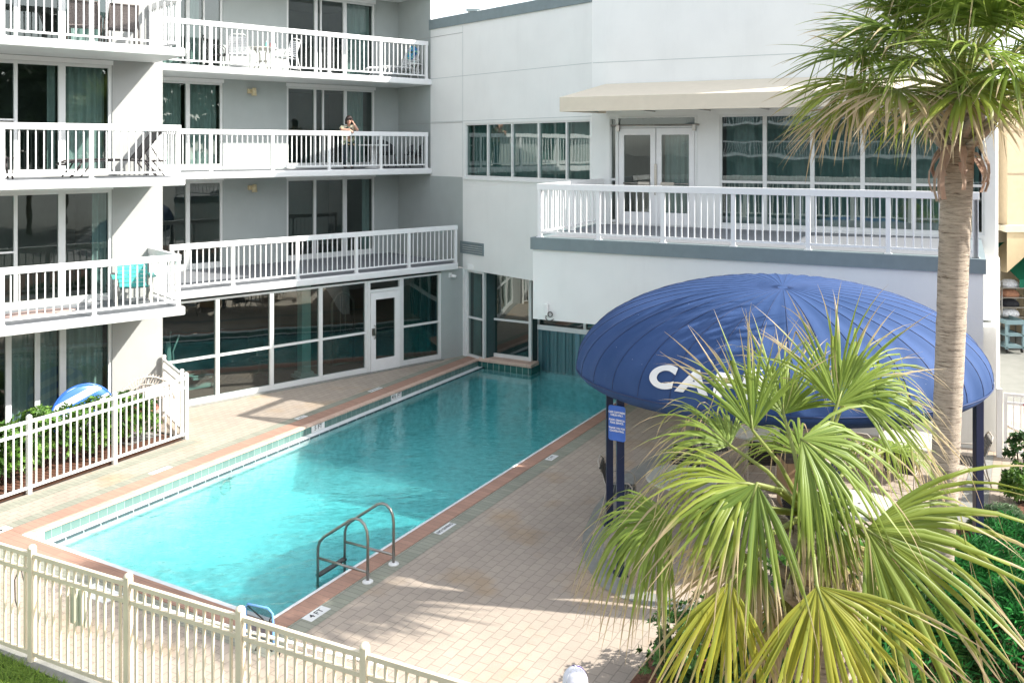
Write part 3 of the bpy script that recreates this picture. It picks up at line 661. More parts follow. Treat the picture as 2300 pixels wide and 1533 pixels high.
# double door
zd = FT.z(1475, 287, 0)
mb = MB(); mb.box(FT, d0, d0+.06, -.01, .12, TZ, ztr); mb.box(FT, d1-.06, d1, -.01, .12, TZ, ztr); mb.box(FT, d0+.06, d1-.06, -.01, .12, zd, zd+.07); mb.box(FT, d0+.06, d1-.06, -.01, .12, ztr-.05, ztr)
dd_ = mb.build('terrace_door', M['frame'], rest)
mid = (d0+d1)/2
mb = MB()
for a, b in ((d0+.07, mid-.01), (mid+.01, d1-.07)):
    mb.box(FT, a, a+.13, -.0, .06, TZ+.03, zd-.01); mb.box(FT, b-.13, b, -.0, .06, TZ+.03, zd-.01); mb.box(FT, a+.13, b-.13, 0, .06, TZ+.03, TZ+.33); mb.box(FT, a+.13, b-.13, 0, .06, zd-.17, zd-.01)
mb.build('door_leaf', M['white'], dd_)
mb = MB()
for a, b in ((d0+.15, mid-.1), (mid+.1, d1-.15)): mb.add([FT.P(a,.03,TZ+.3), FT.P(b,.03,TZ+.3), FT.P(b,.03,zd-.1), FT.P(a,.03,zd-.1)], [(0,1,2,3)])
mb.add([FT.P(d0,.06,zd+.05), FT.P(d1,.06,zd+.05), FT.P(d1,.06,ztr-.03), FT.P(d0,.06,ztr-.03)], [(0,1,2,3)]); mb.build('pane', M['glass'], dd_)
mb = MB()
for a, b in ((d0+.2, mid-.14), (mid+.14, d1-.2)):
    zh = TZ+1.03; mb.tube([FT.P(a,-.05,zh), FT.P(b,-.05,zh)], .018); mb.box(FT, (a+b)/2+.05, b, -.08, -.03, zh-.035, zh+.035) if a < mid-.2 else mb.box(FT, a, (a+b)/2, -.08, -.03, zh-.035, zh+.035)
mb.box(FT, mid-.03, mid+.03, -.03, -.0, TZ+.75, TZ+1.5); mb.build('handle', M['steel'], dd_)
mb = MB(); bx5(mb, FT, d0, d1, .13, 2.2, TZ, ztr); mb.build('room_interior', M['room'], dd_, recalc=False)
curtain_mesh(FT, mid+.12, d1-.1, .3, TZ+.05, zd, 9).build('curtain', M['curtain'], dd_, recalc=False)
mb = MB(); mb.tube([FT.P(d0-.12,-.05,zd+.06), FT.P(d1+.06,-.05,zd+.06)], .022); mb.box(FT, d0+.02, d0+.1, -.07, 0, zd-.08, zd+.07); mb.box(FT, d1-.1, d1-.02, -.07, 0, zd-.08, zd+.07); mb.build('awning_roller', M['steel'], rest)
# terrace slab, fascia, soffit
TF, T0, T1 = -3.82, .1, 8.62
mb = MB(); mb.box(FT, T0, T1, TF, 0, 3.97, TZ); tcap = mb.build('terrace_slab', M['cap'], rest)
mb = MB(); mb.box(FT, T0+.25, T1-.2, TF+.28, -.004, TZ, TZ+.006); mb.build('deck_surface', M['deckg'], tcap)
mb = MB(); mb.box(FT, T0+.04, T1-.04, TF+.05, TF+.3, 2.5, 3.97); mb.box(FT, T0+.04, T0+.3, TF+.3, 0, 2.5, 3.97); mb.box(FT, T1-.3, T1-.04, TF+.3, 0, 2.5, 3.97)
mb.box(FT, T0+.3, T1-.3, TF+.3, -.004, 2.55, 2.7); mb.box(FE, -.4, 6.5, -.2, 3, 2.56, 2.72)
mb.build('fascia', M['wallw'], rest)
# awning
a0 = FT.u(1257, -1.5); a1 = 8.75; ah = 7.69; ft, fb = 7.30, 6.96
mb = MB()
mb.add([FT.P(a0+1.0*.6,-.02,ah), FT.P(a1,-.02,ah), FT.P(a1,-1.5,ft), FT.P(a0,-1.5,ft), FT.P(a0,-1.5,fb), FT.P(a1,-1.5,fb), FT.P(a0+.6,-.02,fb), FT.P(a1,-.02,fb)],
       [(0,1,2,3),(3,2,5,4),(0,3,4,6),(1,7,5,2)])
aw = mb.build('awning', M['awning'], rest)
sol = aw.modifiers.new('thickness', 'SOLIDIFY'); sol.thickness = .015
mb = MB(); mb.tube([FT.P(a0+.03,-1.46,fb+.03), FT.P(a1-.03,-1.46,fb+.03)], .02)
for k in range(7): u = a0+.5+k*1.35; mb.tube([FT.P(u,-1.46,fb+.03), FT.P(u,-.0,fb+.03)], .016)
mb.build('awning_frame', M['steel'], aw)
# shower box on the fascia
u = FT.u(1228, TF+.05); z = FT.z(1228, 690, TF+.05)
mb = MB(); mb.box(FT, u-.03, u+.05, TF-.01, TF+.05, z-.16, z+.08)
ho = mb.build('hose_box', M['whiteplastic'], rest, bevel=.01)
mb = MB(); mb.tube([FT.P(u+.1+.05*math.cos(a), TF+.0, z-.13+.05*math.sin(a)) for a in [k*.5 for k in range(14)]], .012, 6)
mb.tube([FT.P(u+.0,TF+.02,z-.16), FT.P(u+.01,TF-.02,z-.22), FT.P(u+.08,TF-.03,z-.27), FT.P(u+.2,TF-.02,z-.22)], .01, 6); mb.build('hose', M['dark'], ho)
# downpipe on the right
mb = MB(); mb.tube([FT.P(TE+.05,.6,.05), FT.P(TE+.05,.6,3.6), FT.P(TE+.05,.9,3.75)], .05); mb.tube([FT.P(TE+.06,1.6,.05), FT.P(TE+.06,1.6,7)], .04); mb.build('downpipe', M['white'], rest)

# ------------------------------------------------------------------ railings
def railing(label, path, z, h=1.1, gap=.145, posts=None, mat_='rail', group='white balcony railings', name='balcony_railing', top=.13, cat='railing', endcap=True):
    """path: list of ground points; posts at every path vertex plus given spacing"""
    o = Vector((path[0][0], path[0][1], z)); t = thing(name, label, cat, o, 0, group)
    proto = None
    for k in range(len(path)-1):
        a = Vector((path[k][0], path[k][1], 0)); b = Vector((path[k+1][0], path[k+1][1], 0)); d = (b-a); L = d.length; d.normalize(); n = Vector((d.y,-d.x,0))
        fr = Fr((a.x,a.y), (d.x,d.y), (n.x,n.y)); e = .05 if (endcap or k) else 0
        mb = MB(); mb.box(fr, (-.05 if k == 0 else .05), L+.05, -.05, .05, z+h-top, z+h); mb.build('top_rail', M[mat_], t, bevel=.006)
        mb = MB(); mb.box(fr, .045, L-.045, -.02, .02, z+.09, z+.13); mb.build('bottom_rail', M[mat_], t)
        ps = [x for x in (posts[k] if posts else []) if 0 < x < L]
        allp = [0]+ps+[L]
        for i, x in enumerate(allp):
            if i == 0 and k > 0: continue
            mb = MB(); mb.box(fr, x-.04, x+.04, -.036, .036, z-.005, z+h-top); mb.box(fr, x-.065, x+.065, -.06, .06, z+.0, z+.014); mb.build('post', M[mat_], t)
        for i in range(len(allp)-1):
            x0, x1 = allp[i], allp[i+1]; m = max(1, round((x1-x0)/gap))
            for j in range(1, m):
                x = x0+(x1-x0)*j/m; wp = fr.P(x, 0, z)
                if proto is None:
                    pb_ = MB(); pb_.v = []; q = .0115
                    pb_.hexa([Vector((sx*q, sy*q, zz)) for zz in (.13, h-top) for sx, sy in ((-1,-1),(1,-1),(1,1),(-1,1))])
                    pr = bpy.data.meshes.new('baluster'); pr.from_pydata(pb_.v, [], pb_.f); pr.materials.append(M[mat_]); proto = pr
                ob = bpy.data.objects.new('baluster', proto); COL.objects.link(ob); ob.parent = t
                ob.location = wp-o; ob.rotation_euler = (0,0,math.atan2(d.y,d.x))
    return t
names = ['lowest', 'middle', 'top']
C3 = [(FB.u(402,-1.98))]
for i in range(3):
    ue = FB.u(400,-1.98); us = UL+6
    a = FB.P(us,-1.98,0); b = FB.P(ue,-1.98,0); c = FB.P(ue, DC-.03, 0)
    pl = [FB.u(px,-1.98)-us for px in ((5,205) if i else (4,211))]
    pl = [pl[0]-6, pl[0]-4, pl[0]-2]+pl
    railing(['white railing of the lowest balcony on the left, in front of the turquoise chair', 'white railing of the left balcony with the dark lounger', 'white railing of the left balcony with two brown chairs, cut by the top edge'][i], [a,b,c], S[i], 1.1 if i != 2 else 1.12, .146, [pl, []])
for i in range(3):
    d = .0 if i == 0 else 1.64
    us = UC+.3 if i == 0 else UC+.15; ue = FB.u(1023 if i == 0 else 957, d)
    pxs = [(523,668,800,918), (473,612,739,855), (473,612,739,855)][i]
    pl = [FB.u(px,d)-us for px in pxs]
    if i: pl = [FB.u(424,d)-us-.0]*0+pl
    railing(['white railing of the long lowest balcony over the gym glass', 'white railing the person in the patterned blouse leans on', 'white railing of the top balcony with the white strap chairs and blue towel'][i], [FB.P(us,d,0), FB.P(ue,d,0)], S[i], [1.1,1.1,1.16][i], .145, [pl])
tu0, tf = T0+.16, TF+.14
fl = [FT.u(px,tf)-tu0 for px in (1344,1489,1647,1815,1995,2190)]
railing('white terrace railing above the blue cafe canopy', [FT.P(tu0,-.06,0), FT.P(tu0,tf,0), FT.P(T1-.15,tf,0)], TZ, 1.13, .132, [[1.85], fl], group='white balcony railings', name='terrace_railing')

# ------------------------------------------------------------------ pool fences
def fence(label, a, b, postx, mat_, n=12, h=1.3, group='pool fences', plates=()):
    a = Vector(a); b = Vector(b); d = (b-a); L = d.length; d.normalize(); nr = Vector((d.y,-d.x,0)); fr = Fr((a.x,a.y),(d.x,d.y),(nr.x,nr.y))
    t = thing('pool_fence', label, 'fence', a, 0, group)
    for i, x in enumerate(postx):
        mb = MB(); mb.box(fr, x-.038, x+.038, -.038, .038, 0, h+.05)
        mb.lathe(fr.P(x,0,h+.05), [(.05,0),(.052,.01),(.038,.035),(.015,.048),(0,.05)], 12); mb.build('post', M[mat_], t, bevel=.006)
    pr = None
    for i in range(len(postx)-1):
        x0, x1 = postx[i]+.045, postx[i+1]-.045
        for nm, z0, z1, w_ in (('top_rail', h-.05, h, .022), ('middle_rail', h-.24, h-.195, .02), ('bottom_rail', .09, .135, .02)):
            mb = MB(); mb.box(fr, x0, x1, -w_, w_, z0, z1); mb.build(nm, M[mat_], t)
        for j in range(1, n+1):
            x = postx[i]+(postx[i+1]-postx[i])*j/(n+1); q = .0125
            if pr is None:
                k = MB(); k.hexa([Vector((sx*q, sy*q, zz)) for zz in (.12, h-.03) for sx, sy in ((-1,-1),(1,-1),(1,1),(-1,1))])
                pr = bpy.data.meshes.new('picket'); pr.from_pydata(k.v, [], k.f); pr.materials.append(M[mat_])
            ob = bpy.data.objects.new('picket', pr); COL.objects.link(ob); ob.parent = t; ob.location = fr.P(x,0,0)-a; ob.rotation_euler = (0,0,math.atan2(d.y,d.x))
    return t, fr
fa, fb_ = Vector((-6.2,10.93,0)), Vector((-.33,8.04,0)); fd = (fb_-fa).normalized(); ffr = Fr((fa.x,fa.y),(fd.x,fd.y),(fd.y,-fd.x))
pp = [ffr.u(px,0) for px in (72, 288, 540, 819)]; sp = pp[1]-pp[0]
pp = [pp[0]-sp*2, pp[0]-sp]+pp+[pp[3]+(pp[3]-pp[2])]
fence('cream picket fence in the foreground with round post caps, by the grass', fa, fb_, pp, 'fence')
la, lb = G(-10,1137), G(415,987); lb = Vector(lb); la = FP.P(7.0, -15.25, 0); lb = FP.P(13.1, -15.25, 0)
lfr = Fr((la.x,la.y), FP.e, FP.n); pl = [lfr.u(px,0) for px in (65,257)]+[6.1]; pl = [pl[0]-1.85]+pl
fence('white picket fence in front of the green hedge on the left', la, lb, [p for p in pl if p > -1], 'fencew')
cc = FB.P(UC+.0, DC-.05, 0)
fence('short white fence running from the hedge corner back to the hotel wall', lb, cc, [.35, (cc-lb).length-.05], 'fencew', n=13)
t = thing('fence_notice', 'small blank white notice plate on the hedge fence near its corner post', 'sign', FP.P(12.2,-15.22,1.1))
mb = MB(); mb.box(Fr((0,0),FP.e,FP.n), FP.u(326,-15.21), FP.u(364,-15.21), -15.215, -15.205, 1.08, 1.26); mb.build('plate', M['whiteplastic'], t)
# ------------------------------------------------------------------ lettering
def text_geo(s, size, offset=0.0, sub=0, spacing=1.0):
    cu = bpy.data.curves.new('txt', 'FONT'); cu.body = s; cu.size = size; cu.align_x = 'CENTER'; cu.align_y = 'CENTER'; cu.offset = offset; cu.space_character = spacing
    ob = bpy.data.objects.new('txt', cu); COL.objects.link(ob)
    dg = bpy.context.evaluated_depsgraph_get(); me = ob.evaluated_get(dg).to_mesh()
    bm = bmesh.new(); bm.from_mesh(me); bmesh.ops.remove_doubles(bm, verts=bm.verts, dist=1e-5)
    bmesh.ops.triangulate(bm, faces=bm.faces)
    for _ in range(sub):
        es = [e for e in bm.edges if e.calc_length() > .06]
        if es: bmesh.ops.subdivide_edges(bm, edges=es, cuts=1); bmesh.ops.triangulate(bm, faces=bm.faces)
    vs = [v.co.copy() for v in bm.verts]; bm.verts.index_update(); fs = [tuple(v.index for v in f.verts) for f in bm.faces]
    bm.free(); bpy.data.objects.remove(ob); bpy.data.curves.remove(cu); return vs, fs
def marker(text, c, x, y, w_, h_, label, size=.11, lift=.02, worn=False, nrm=None):
    """a white tile with black letters, x/y its reading axes"""
    x = Vector(x).normalized(); y = Vector(y).normalized(); n = nrm or Vector((0,0,1)); c = Vector(c)
    mb = MB(); a, b = x*w_/2, y*h_/2
    mb.hexa([c-a-b, c+a-b, c+a+b, c-a+b, c-a-b+n*lift, c+a-b+n*lift, c+a+b+n*lift, c-a+b+n*lift])
    t = mb.build('depth_marker', M['whiteplastic'] if not worn else M['ledge']); tag(t, label, 'pool marker', 'pool depth and no diving markers')
    vs, fs = text_geo(text, size, .002); mb = MB(); mb.add([c+x*v.x+y*v.y+n*(lift+.002) for v in vs], fs)
    mb.build('lettering', M['ink'] if not worn else M['coping'], t, recalc=False); return t
ep = Vector((.491,.871,0)); eq = Vector((.871,-.491,0)); UPZ = Vector((0,0,1))
def on_deck(px, py, q): p = G(px, py, 0); v = p.dot(ep); return FP.P(v, q, 0)
marker('4 FT', on_deck(710,1377,QR+.40), ep, -eq, .38, .17, 'white 4 FT tile on the right deck near the ladder', .125, .006)
marker('NO DIVING', on_deck(995,1185,QR+.40), ep, -eq, .46, .14, 'white NO DIVING tile on the right deck beyond the ladder', .082, .006)
marker('5 FT', on_deck(1232,1026,QR+.40), ep, -eq, .32, .15, 'white 5 FT tile on the right deck beside the black chair', .11, .006)
marker('NO DIVING', on_deck(362,1056,QL-.58), -ep, eq, .46, .13, 'worn NO DIVING tile on the sunlit left deck by the hedge fence', .08, .006, True)
marker('5 FT', on_deck(680,938,QL-.58), -ep, eq, .32, .14, 'white 5 FT tile on the left deck above the wall 5 FT tile', .10, .006)
marker('NO DIVING', on_deck(850,876,QL-.58), -ep, eq, .46, .13, 'white NO DIVING tile on the shaded left deck by the gym door', .08, .006)
marker('4 FT', on_deck(-4,1199,QL-.58), -ep, eq, .5, .2, 'white 4 FT tile at the left edge of the photo', .16, .006)
marker('NO DIVING', G(208,1340)+Vector((.05,.1,0)), eq, ep, .62, .3, 'white NO DIVING tile seen through the foreground fence', .12, .006)
def wallmark(text, px, py, label, w_=.42):
    v = G(px, py, -.09).dot(ep); marker(text, FP.P(v, QL+.0, -.095), ep, UPZ, w_, .155, label, .14, .014, False, eq)
wallmark('4 FT', 60, 1213, 'white 4 FT tile on the pool wall behind the fence post', .5)
wallmark('5 FT', 712, 957, 'white 5 FT tile on the pool wall where the shade begins')
wallmark('4½ FT', 885, 887, 'white 4½ FT tile on the pool wall below the gym door')

# ------------------------------------------------------------------ pool ladder
t = thing('pool_ladder', 'stainless steel pool ladder with two looped handrails and white base flanges', 'pool ladder', G(826,1307), 0)
pth = [(0,0),(0,.62),(.015,.72),(.06,.80),(.13,.85),(.21,.855),(.30,.82),(.80,.47),(.88,.39),(.915,.30),(.92,.2),(.92,-1.0)]
for b in (G(826,1307), G(884,1267)):
    mb = MB(); mb.tube([b-eq*a+UPZ*z for a, z in pth], .021, 10); mb.tube([b+UPZ*.14, b-eq*.92+UPZ*.14], .019, 10); mb.build('handrail', M['steel'], t)
    mb = MB(); mb.lathe(b, [(.075,0),(.08,.015),(.06,.03),(.03,.034)], 18); mb.build('base_flange', M['whiteplastic'], t)
b0 = G(826,1307)-eq*.92; b1 = G(884,1267)-eq*.92
for z in (-.12, -.38, -.64):
    mb = MB(); mb.bar(b0+UPZ*z, b1+UPZ*z, .08, .03); mb.build('tread', M['dark'], t)

# ------------------------------------------------------------------ cafe canopy
CC = Vector((4.10, 13.95, 2.70)); RA, RB, CH = 3.10, 2.50, 1.42; NR = 36; AP = (-.04, -.30)
def dome(phi, th, lift=0):
    r = max(0, math.sin(th)); x = AP[0]*(1-r)+r*math.cos(phi); y = AP[1]*(1-r)+r*math.sin(phi); z = math.sqrt(max(0, 1-x*x-y*y))
    sag = .034*(.5-.5*math.cos(NR*phi))*min(1, (r*1.25)**1.6); n = Vector((x/RA, y/RB, z/CH)).normalized()
    return CC+Vector((RA*x, RB*y, CH*z))+n*(lift-sag)
t = thing('cafe_canopy', 'large domed navy blue fabric canopy lettered CAFE over the patio tables', 'canopy', (CC.x, CC.y, 0))
mb = MB(); nphi = NR*6; nth = 26; vs = []
for i in range(nth+1):
    th = math.pi/2*(i/nth)
    for j in range(nphi): vs.append(dome(2*math.pi*j/nphi, th))
for k, (rr, zz) in enumerate(((.995,-.06),(.97,-.14),(.935,-.21),(.91,-.24))):
    for j in range(nphi):
        p = 2*math.pi*j/nphi; vs.append(CC+Vector((RA*rr*math.cos(p), RB*rr*math.sin(p), zz)))
rows = nth+5
fs = [(i*nphi+j, i*nphi+(j+1)%nphi, (i+1)*nphi+(j+1)%nphi, (i+1)*nphi+j) for i in range(rows-1) for j in range(nphi)]
mb.add(vs, fs, 0, True)
cm, ct, cp = base('blue_canvas'); cp.inputs['Roughness'].default_value = .8; cp.inputs['Specular IOR Level'].default_value = .35
geo = nn(ct, 'ShaderNodeNewGeometry'); nz = nn(ct, 'ShaderNodeTexNoise', Scale=1.1, Detail=5.0); ct.links.new(geo.outputs['Position'], nz.inputs['Vector'])
mr = nn(ct, 'ShaderNodeMapRange'); mr.inputs[1].default_value = .3; mr.inputs[2].default_value = .75; ct.links.new(nz.outputs[0], mr.inputs[0])
mx = nn(ct, 'ShaderNodeMix', _data_type='RGBA'); mx.inputs[6].default_value = (.019,.054,.155,1); mx.inputs[7].default_value = (.040,.083,.215,1)
vo = nn(ct, 'ShaderNodeTexVoronoi', Scale=7.0); ct.links.new(geo.outputs['Position'], vo.inputs['Vector'])
mv = nn(ct, 'ShaderNodeMapRange'); mv.inputs[1].default_value = .035; mv.inputs[2].default_value = .02; ct.links.new(vo.outputs['Distance'], mv.inputs[0])
mx2 = nn(ct, 'ShaderNodeMix', _data_type='RGBA'); mx2.inputs[7].default_value = (.45,.5,.6,1)
ct.links.new(mr.outputs[0], mx.inputs[0]); ct.links.new(mx.outputs[2], mx2.inputs[6]); ct.links.new(mv.outputs[0], mx2.inputs[0]); ct.links.new(mx2.outputs[2], cp.inputs['Base Color'])
wv = nn(ct, 'ShaderNodeTexNoise', Scale=2.5, Detail=2.0); ct.links.new(geo.outputs['Position'], wv.inputs['Vector'])
bp = nn(ct, 'ShaderNodeBump', Strength=.25, Distance=.012); ct.links.new(wv.outputs[0], bp.inputs['Height']); ct.links.new(bp.outputs[0], cp.inputs['Normal'])
can = mb.build('canopy_cloth', cm, t, recalc=False)
mb = MB()
for j in range(NR):
    mb.tube([dome(2*math.pi*(j)/NR, math.pi/2*(.015+.985*i/18), .002) for i in range(19)], [.0012+.0052*min(1,i/7) for i in range(19)], 4, caps=False)
mb.tube([CC+Vector((RA*.999*math.cos(a), RB*.999*math.sin(a), -.03)) for a in [k*math.pi/60 for k in range(121)]], .010, 5, caps=False)
mb.build('seam', mat('seam_blue', (.02,.04,.12), .6), can)
vs, fs = text_geo('CAFÉ', .56, .028, 3, 1.3)
mb = MB(); mb.add([dome(R(238)+v.x/2.9, R(76)-v.y/1.75, .02) for v in vs], fs); mb.build('lettering', M['whiteplastic'], can, recalc=False)
PB = [at(1393, 12.9, 0), at(1369, 14.6, 0), at(1878, 11.55, 0), at(2197, 12.75, 0), at(2130, 15.0, 0), at(1760, 15.9, 0)]
for p in PB:
    mb = MB(); dx = (p.x-CC.x)/RA; dy = (p.y-CC.y)/RB; rr = min(1, math.hypot(dx, dy)); zt_ = CC.z+CH*math.sqrt(max(0, 1-rr**2))-.06
    zt_ = 2.62
    fr = Fr((p.x,p.y),(1,0),(0,1)); mb.box(fr, -.055, .055, -.055, .055, 0, zt_); mb.box(fr, -.1, .1, -.1, .1, 0, .02); mb.build('post', M['navy'], t, bevel=.006)
for a, b in ((0,1),(1,5),(5,4),(4,3),(3,2),(2,0)):
    mb = MB(); mb.bar(PB[a]+UPZ*2.55, PB[b]+UPZ*2.55, .05, .06); mb.build('beam', M['navy'], t)
# blue notice on the left post
t = thing('patio_sign', 'small blue sign with white lettering on the front left canopy post', 'sign', PB[0]+Vector((-.06,-.06,2.0)))
c = at(1386, 12.82, 0); c.z = H0-(950-HY)*12.82/F0; xa = Vector((.86,-.51,0)); nn_ = Vector((-.51,-.86,0))
def rrect(w_, h_, r, k=5):
    pts = []
    for cx, cy, a0 in ((w_/2-r,h_/2-r,0),(-w_/2+r,h_/2-r,90),(-w_/2+r,-h_/2+r,180),(w_/2-r,-h_/2+r,270)):
        for i in range(k+1): a = R(a0+90*i/k); pts.append((cx+r*math.cos(a), cy+r*math.sin(a)))
    return pts
rp = rrect(.26,.50,.035); n = len(rp)
mb = MB(); mb.add([c+xa*x+UPZ*y for x, y in rp]+[c+xa*x+UPZ*y+nn_*.008 for x, y in rp], [tuple(range(n)), tuple(range(n,2*n))]+[(i,(i+1)%n,n+(i+1)%n,n+i) for i in range(n)]); mb.build('plate', M['signblue'], t)
for s_, y in (('CAFE CUSTOMERS',.155),('TABLES ONLY.',.115),('FOOD, DRINKS &',.045),('POOL SERVICE.',.005),('THANK YOU FOR',-.07),('COOPERATING.',-.11)):
    vs, fs = text_geo(s_, .036, .0012); mb = MB(); mb.add([c+xa*v.x*.86+UPZ*(y+v.y)+nn_*.011 for v in vs], fs); mb.build('lettering', M['whiteplastic'], t, recalc=False)

# ------------------------------------------------------------------ furniture (modelled in local axes: front = +y)
def L(mb, name, mats, parent, **k):
    sv = PW[parent.name]; PW[parent.name] = Matrix.Identity(4); o = mb.build(name, mats, parent, **k); PW[parent.name] = sv; PW[o.name] = Matrix.Identity(4); return o
ID = Fr((0,0),(1,0),(0,1))
def strap_chair(name, label, loc, rz, fm, sm, group=None, lounge=False):
    t = thing(name, label, 'chair', loc, rz, group); mb = MB(); W = .27
    for s_ in (-1, 1):
        x = s_*W
        mb.tube([(x,.26,.015),(x,.22,.35),(x,.20,.58),(x,.14,.64),(x,-.12,.645),(x,-.2,.60),(x*.97,-.26,.3),(x*.97,-.34,.015)], .0135, 7)
        mb.tube([(x*.92,.22,.42),(x*.92,-.17,.39),(x*.9,-.30,.78)], .012, 6)
    mb.tube([(-W*.9,-.30,.78),(-W*.86,-.34,.88),(-W*.6,-.365,.93),(W*.6,-.365,.93),(W*.86,-.34,.88),(W*.9,-.30,.78)], .0135, 7)
    mb.tube([(-W*.92,.22,.42),(W*.92,.22,.42)], .012, 6); mb.tube([(-W,.26,.1),(W,.26,.1)], .010, 6); mb.tube([(-W*.97,-.32,.1),(W*.97,-.32,.1)], .010, 6)
    L(mb, 'frame', fm, t)
    mb = MB()
    for k in range(8):
        y = .20-k*.05; z = .432-.03*(k/8); mb.box(ID, -W*.94, W*.94, y-.018, y+.018, z-.004, z+.012)
    L(mb, 'seat', sm, t)
    mb = MB()
    for k in range(9):
        f = k/8; y = -.19-.13*f-.0; z = .47+.38*f
        mb.bar((-W*.93, y-.006, z), (W*.93, y-.006, z), .022, .034, (0,-.3,1))
    L(mb, 'backrest', sm, t); return t
def round_table(name, label, loc, r, h, tm, lm, group=None, pedestal=False):
    t = thing(name, label, 'table', loc, 0, group)
    mb = MB(); mb.lathe((0,0,h-.03), [(r-.02,-.012),(r,-.005),(r,.02),(r-.015,.03),(.02,.03)], 40, smooth=False); L(mb, 'table_top', tm, t)
    if pedestal:
        mb = MB(); mb.lathe((0,0,0), [(r*.55,0),(r*.5,.03),(.11,.06),(.075,.3),(.10,h-.05),(.16,h-.035)], 12); L(mb, 'pedestal', lm, t)
    else:
        for k in range(4):
            a = math.pi/4+k*math.pi/2; c_, s_ = math.cos(a), math.sin(a)
            mb = MB(); mb.tube([(c_*r*.75,s_*r*.75,.01),(c_*r*.35,s_*r*.35,h*.45),(c_*r*.38,s_*r*.38,h*.75),(c_*r*.6,s_*r*.6,h-.045)], .014, 7); L(mb, 'leg', lm, t)
        mb = MB(); mb.lathe((0,0,h*.45-.01), [(r*.33,0),(r*.36,0),(r*.36,.02),(r*.33,.02)], 20); L(mb, 'brace_ring', lm, t)
    mb = MB(); mb.lathe((0,0,h+.0), [(.022,0),(.022,.003),(.001,.003)], 10); L(mb, 'umbrella_hole', M['black'], t)
    return t
gt = 'round tables under the canopy'; gc = 'black strap chairs under the canopy'
TB = [(1530,1070,'round table nearest the canopy post with the blue sign'), (2048,985,'round table behind the tall palm trunk near the white wall'), (1930,1130,'round table behind the low palm, left of the tall palm trunk'), (1700,965,'round table furthest back in the shade, behind the palm fronds')]
tp = []
for px, py, lb_ in TB:
    y = (H0-.72)*F0/(py-HY); p = at(px, y, 0); tp.append(p)
    round_table('patio_table', lb_, p, .58, .72, M['tabletop'], M['tubebeige'], gt)
def chair_at(tbl, ang, dist, label):
    a = R(ang); p = tp[tbl]+Vector((math.cos(a), math.sin(a), 0))*dist
    strap_chair('patio_chair', label, p, a+math.pi/2, M['tubebeige'], M['blackstrap'], gc)
chair_at(0, 168, .98, 'black strap chair pulled out by the front left canopy post'); chair_at(0, 75, .82, 'black strap chair behind the round table by the blue sign')
chair_at(0, -60, .8, 'black strap chair half under the low palm at the first table')
chair_at(1, -18, .95, 'black strap chair to the right of the tall palm trunk'); chair_at(1, 80, .8, 'black strap chair against the white wall behind the far right table')
chair_at(1, 235, .9, 'black strap chair in front of the far right table, back to the camera'); chair_at(1, 160, .9, 'black strap chair left of the far right table')
chair_at(2, 100, .85, 'black strap chair behind the middle table'); chair_at(2, 200, .9, 'black strap chair at the middle table behind the fronds')
chair_at(3, 185, .85, 'black strap chair left of the furthest table under the canopy rim'); chair_at(3, 260, .85, 'black strap chair in front of the furthest table')
p = at(1795, 15.3, 0); t = thing('wooden_bin', 'tan square bin in the shade behind the palm fronds', 'bin', p); mb = MB()
mb.box(ID, -.3, .3, -.3, .3, 0, .85); L(mb, 'body', mat('tan_wood', (.42,.27,.15), .7), t, bevel=.02); mb = MB(); mb.box(ID, -.33, .33, -.33, .33, .85, .95); L(mb, 'lid', M['brown'], t, bevel=.02)

def chaise(label, loc, rz, fm, sm, back=62, strap=False, group=None):
    """lying along +x, head at +x"""
    t = thing('sun_lounger', label, 'lounger', loc, rz, group); W = .31
    ca, sa = math.cos(R(back)), math.sin(R(back)); hx, hz = .42, .36
    mb = MB()
    for s_ in (-1, 1):
        y = s_*W; mb.tube([(-1.05,y,.27),(-.9,y,.34),(-.5,y,.37),(.1,y,.36),(.6,y,.33),(.98,y,.33)], .02, 7)
        mb.tube([(hx,y,hz),(hx+.75*ca,y,hz+.75*sa)], .018, 7); mb.tube([(hx+.38*ca,y,hz+.38*sa),(.85,y,.34)], .012, 6)
        mb.tube([(-.7,y,.36),(-.82,y,.16),(-.95,y,.01)], .018, 6); mb.tube([(-.55,y,.36),(-.6,y,.2),(-.75,y,.01)], .014, 6)
        mb.tube([(.55,y,.33),(.7,y,.15),(.78,y,.01)], .018, 6); mb.tube([(.7,y,.33),(.82,y,.18),(.95,y,.01)], .014, 6)
    mb.tube([(hx+.75*ca,-W,hz+.75*sa),(hx+.75*ca,W,hz+.75*sa)], .018, 7); mb.tube([(.98,-W,.33),(.98,W,.33)], .02, 6); mb.tube([(-1.05,-W,.27),(-1.05,W,.27)], .02, 6)
    L(mb, 'frame', fm, t)
    def surf(a, b, name):
        a = Vector(a); b = Vector(b); mb = MB(); n = int((b-a).length/.055) if strap else 1
        for k in range(n):
            p = a.lerp(b, k/n); q = a.lerp(b, (k+(.62 if strap else 1))/n); m_ = (p+q)/2; d = (q-p)
            mb.bar(p, q, W*1.96, .014, Vector((-d.z,0,d.x)))
        L(mb, name, sm, t)
    surf((-1.03,0,.30),(hx-.02,0,hz+.0),'seat'); surf((hx+.02*ca,0,hz+.02*sa),(hx+.73*ca,0,hz+.73*sa),'backrest'); return t
